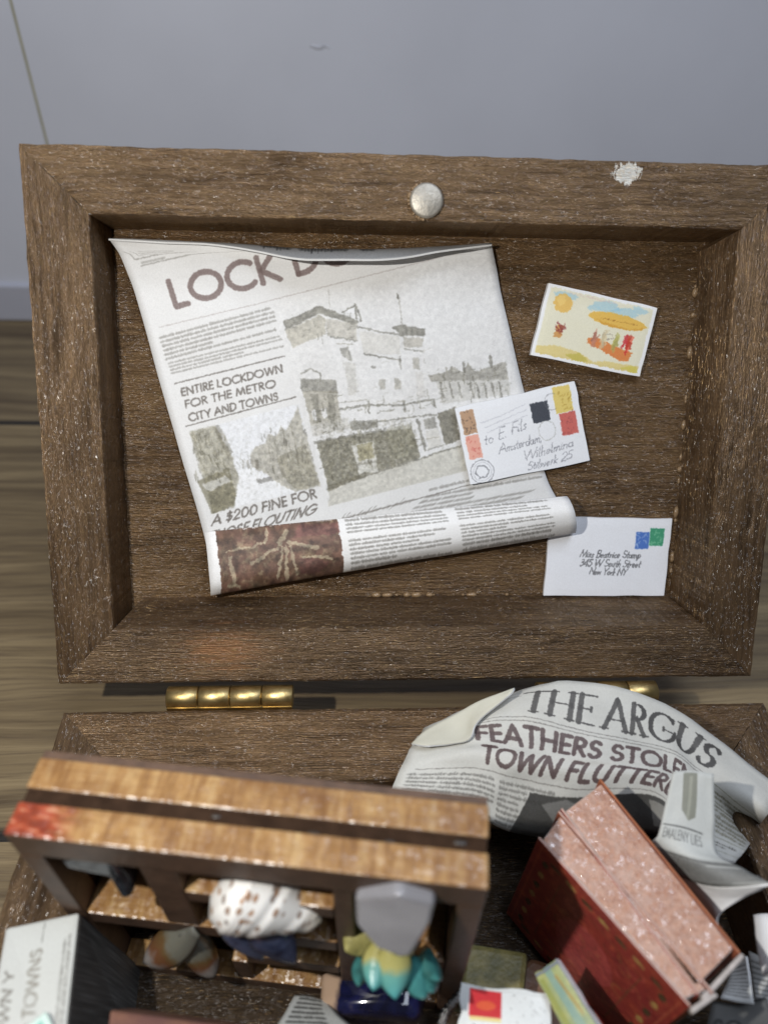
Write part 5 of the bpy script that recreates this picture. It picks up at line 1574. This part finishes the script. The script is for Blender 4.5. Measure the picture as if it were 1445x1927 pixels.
# envelope with a red stamp
cq = Canvas(320, 260, (.87, .88, .87))
cq.fill([(.10, .06), (.46, .08), (.46, .52), (.10, .50)], (.76, .13, .15), .96, .08, 3); cq.fill(arc(.29, .33, .11, .08, 0, 360, 20), (.86, .42, .22), .75, .2, 5)
cq.fill([(.11, .50), (.46, .52), (.46, .58), (.11, .56)], (.90, .80, .45), .8, .1, 3)
for q_ in range(12):
    x, y = RNG.uniform(.1, .45), RNG.uniform(.62, .95); cq.stroke([(x, y), (x + .05, y + RNG.uniform(-.06, .08))], 5, (.35, .35, .33), .75, .3)
for q_ in range(26):
    x, y = RNG.uniform(.55, .98), RNG.uniform(.06, .95); cq.stroke([(x, y), (x + .012, y + RNG.uniform(-.02, .04))], 4, (.45, .45, .43), .55, .5)
M_ENV3 = printed('red_stamp_letter_print', cq.image('red_stamp_letter', 2), .45, 200)
tag(card('envelope', [R(868, 1850, 1.225), R(1034, 1871, 1.20), R(1036, 1990, 1.13), R(862, 1975, 1.15)], .03, [M_ENV3, M_WHITE], bulge=.008, seed=71, jag=.004), 'white envelope with one big red stamp, lying before the red books', 'envelope')
# watercolour card
cw = Canvas(240, 420, (.55, .63, .58))
f = fbm(420, 240, 60, 141); cw.a = np.stack([.50 + .22 * f, .58 + .12 * f, .46 - .04 * f], 2).astype(np.float32)
cw.fill([(.35, .0), (.62, .0), (.72, 1), (.45, 1)], (.45, .60, .62), .7, .3, 10); cw.fill([(.60, .15), (.70, .13), (.84, .62), (.78, .70)], (.62, .46, .18), .7, .3, 6); cw.fill([(.05, .1), (.22, .1), (.3, 1), (.08, 1)], (.55, .56, .24), .7, .3, 8)
for a_, b_, w_ in (((.0, .03), (1, .03), 16), ((.97, 0), (.97, 1), 12)): cw.stroke([a_, b_], w_, (.45, .47, .52), .9)
M_WCARD = printed('watercolour_card_print', cw.image('watercolour_card', 2), .4)
tag(card('postcard', [R(1006, 1832, 1.215), R(1046, 1806, 1.205), R(1142, 1956, 1.11), R(1086, 1985, 1.11)], .014, [M_WCARD, M_WHITE], seed=81), 'narrow green and blue painted postcard leaning against the front red book', 'postcard')
# olive patterned book lying on the bottom
M_OLIVE = simple('olive_patterned_cover', (.20, .17, .055), .5, 0, .4, 38, .3, (.09, .085, .025))
M_DKGREEN = simple('dark_green_spine', (.055, .060, .03), .5, 0, .3, 24, .1)
q = [onz(*p, -.07) for p in ((872, 1770), (996, 1790), (988, 1872), (860, 1880))]
ob = empty('book', q[0] - np.array([0, 0, .1]), 'olive green patterned book lying flat beside the cabinet', 'book')
block('book_cover', q + [p + np.array([0, 0, -.11]) for p in q], [M_OLIVE, M_DKGREEN], ob, .012, [0, 0, 1, 1, 1, 1])
q = [onz(*p, -.14) for p in ((1000, 1800), (1090, 1830), (1120, 1990), (800, 1990), )]
M_RUST = simple('rust_patterned_cover', (.20, .09, .04), .5, 0, .4, 24, .2, (.12, .07, .04))
rb = empty('book', q[0] - np.array([0, 0, .05]), 'rust brown book at the bottom of the box, mostly hidden by the red stamp envelope', 'book')
block('book_cover', q + [p + np.array([0, 0, -.045]) for p in q], [M_RUST], rb, .01)
# silver wire
pts = crom([R(868, 1868, 1.30), R(848, 1893, 1.29), R(835, 1915, 1.27), R(826, 1950, 1.25)], 8)
bm = bmesh.new(); rings = []
for i, p in enumerate(pts):
    d = pts[min(i + 1, len(pts) - 1)] - pts[max(i - 1, 0)]; d /= np.linalg.norm(d)
    a = np.cross(d, [0, 0, 1]); a /= np.linalg.norm(a); b_ = np.cross(d, a)
    r = .0085 * (1 + .25 * math.sin(i * 2.1))
    rings.append([bm.verts.new(tuple(p + a * r * math.cos(q_ * math.pi / 5) + b_ * r * math.sin(q_ * math.pi / 5))) for q_ in range(10)])
for a, b_ in zip(rings[:-1], rings[1:]):
    for k in range(10): bm.faces.new((a[k], a[(k + 1) % 10], b_[(k + 1) % 10], b_[k]))
bm.faces.new(rings[0]); bm.faces.new(rings[-1])
tag(from_bm('silver_wire', bm, None, simple('twisted_silver', (.55, .54, .52), .25, 1.0, .5, 70, .6), None, True), 'twisted silver wire beside the red stamp envelope', 'wire')
# papers in the right corner of the box
cx = Canvas(300, 300, (.72, .725, .72)); cx.para((.05, .1), (.9, .1), (.05, .9), 9, (.30, .30, .29), .9, 151, .6)
M_RP = printed('grey_page_print', cx.image('grey_page', 2), .6)
cy = Canvas(300, 300, (.30, .30, .295)); cy.text('SO', (.1, .75), (.55, .75), 110, 20, (.12, .12, .12), .9, .1)
cy.stroke([(.02, .02), (.98, .02)], 8, (.12, .12, .12), .9)
M_RP2 = printed('dark_page_print', cy.image('dark_page', 2), .6)
zz = [[(1418, 1722, 1.30), (1440, 1720, 1.28), (1480, 1722, 1.26)], [(1424, 1780, 1.27), (1445, 1780, 1.25), (1485, 1782, 1.23)], [(1436, 1835, 1.24), (1455, 1835, 1.22), (1490, 1838, 1.20)]]
tag(sheet('loose_paper', [[R(*p) for p in r_] for r_ in zz], [[(.5, .97)] * 3] * 3, [[(.5, .97)] * 3] * 3, (5, 5), [M_WHITE, M_WHITE, M_PAPEREDGE], None, seed=91), 'blank white paper at the right edge of the box, above the other loose sheets', 'paper')
zz = [[(1378, 1818, 1.30), (1392, 1808, 1.29), (1404, 1800, 1.28)], [(1368, 1850, 1.27), (1395, 1850, 1.26), (1412, 1850, 1.25)], [(1355, 1878, 1.25), (1390, 1886, 1.24), (1418, 1890, 1.23)]]
tag(sheet('loose_paper', [[R(*p) for p in r_] for r_ in zz], [[(j / 2, 1 - i / 2) for j in range(3)] for i in range(3)], [[(0, 0)] * 3] * 3, (5, 5), [M_RP, M_RP, M_PAPEREDGE], None, seed=93), 'small grey triangular paper beside the near end of the pink edged books', 'paper')
zz = [[(1340, 1884, 1.27), (1390, 1890, 1.26), (1440, 1876, 1.25)], [(1330, 1930, 1.24), (1390, 1935, 1.23), (1460, 1930, 1.22)], [(1320, 1990, 1.20), (1390, 1990, 1.19), (1470, 1990, 1.18)]]
tag(sheet('loose_paper', [[R(*p) for p in r_] for r_ in zz], [[(j / 2, 1 - i / 2) for j in range(3)] for i in range(3)], [[(0, 0)] * 3] * 3, (5, 5), [M_RP2, M_RP2, M_PAPEREDGE], None, seed=95), 'dark printed paper with framed letters in the bottom right corner', 'paper')
zz = [[(1408, 1790, 1.31), (1430, 1800, 1.30), (1460, 1812, 1.29)], [(1416, 1850, 1.28), (1436, 1855, 1.27), (1462, 1860, 1.26)], [(1424, 1900, 1.26), (1442, 1905, 1.25), (1464, 1910, 1.24)]]
tag(sheet('loose_paper', [[R(*p) for p in r_] for r_ in zz], [[(j / 2, 1 - i / 2) for j in range(3)] for i in range(3)], [[(0, 0)] * 3] * 3, (5, 5), [M_RP, M_RP, M_PAPEREDGE], None, seed=97), 'grey printed paper under the blank white sheet at the right edge', 'paper')
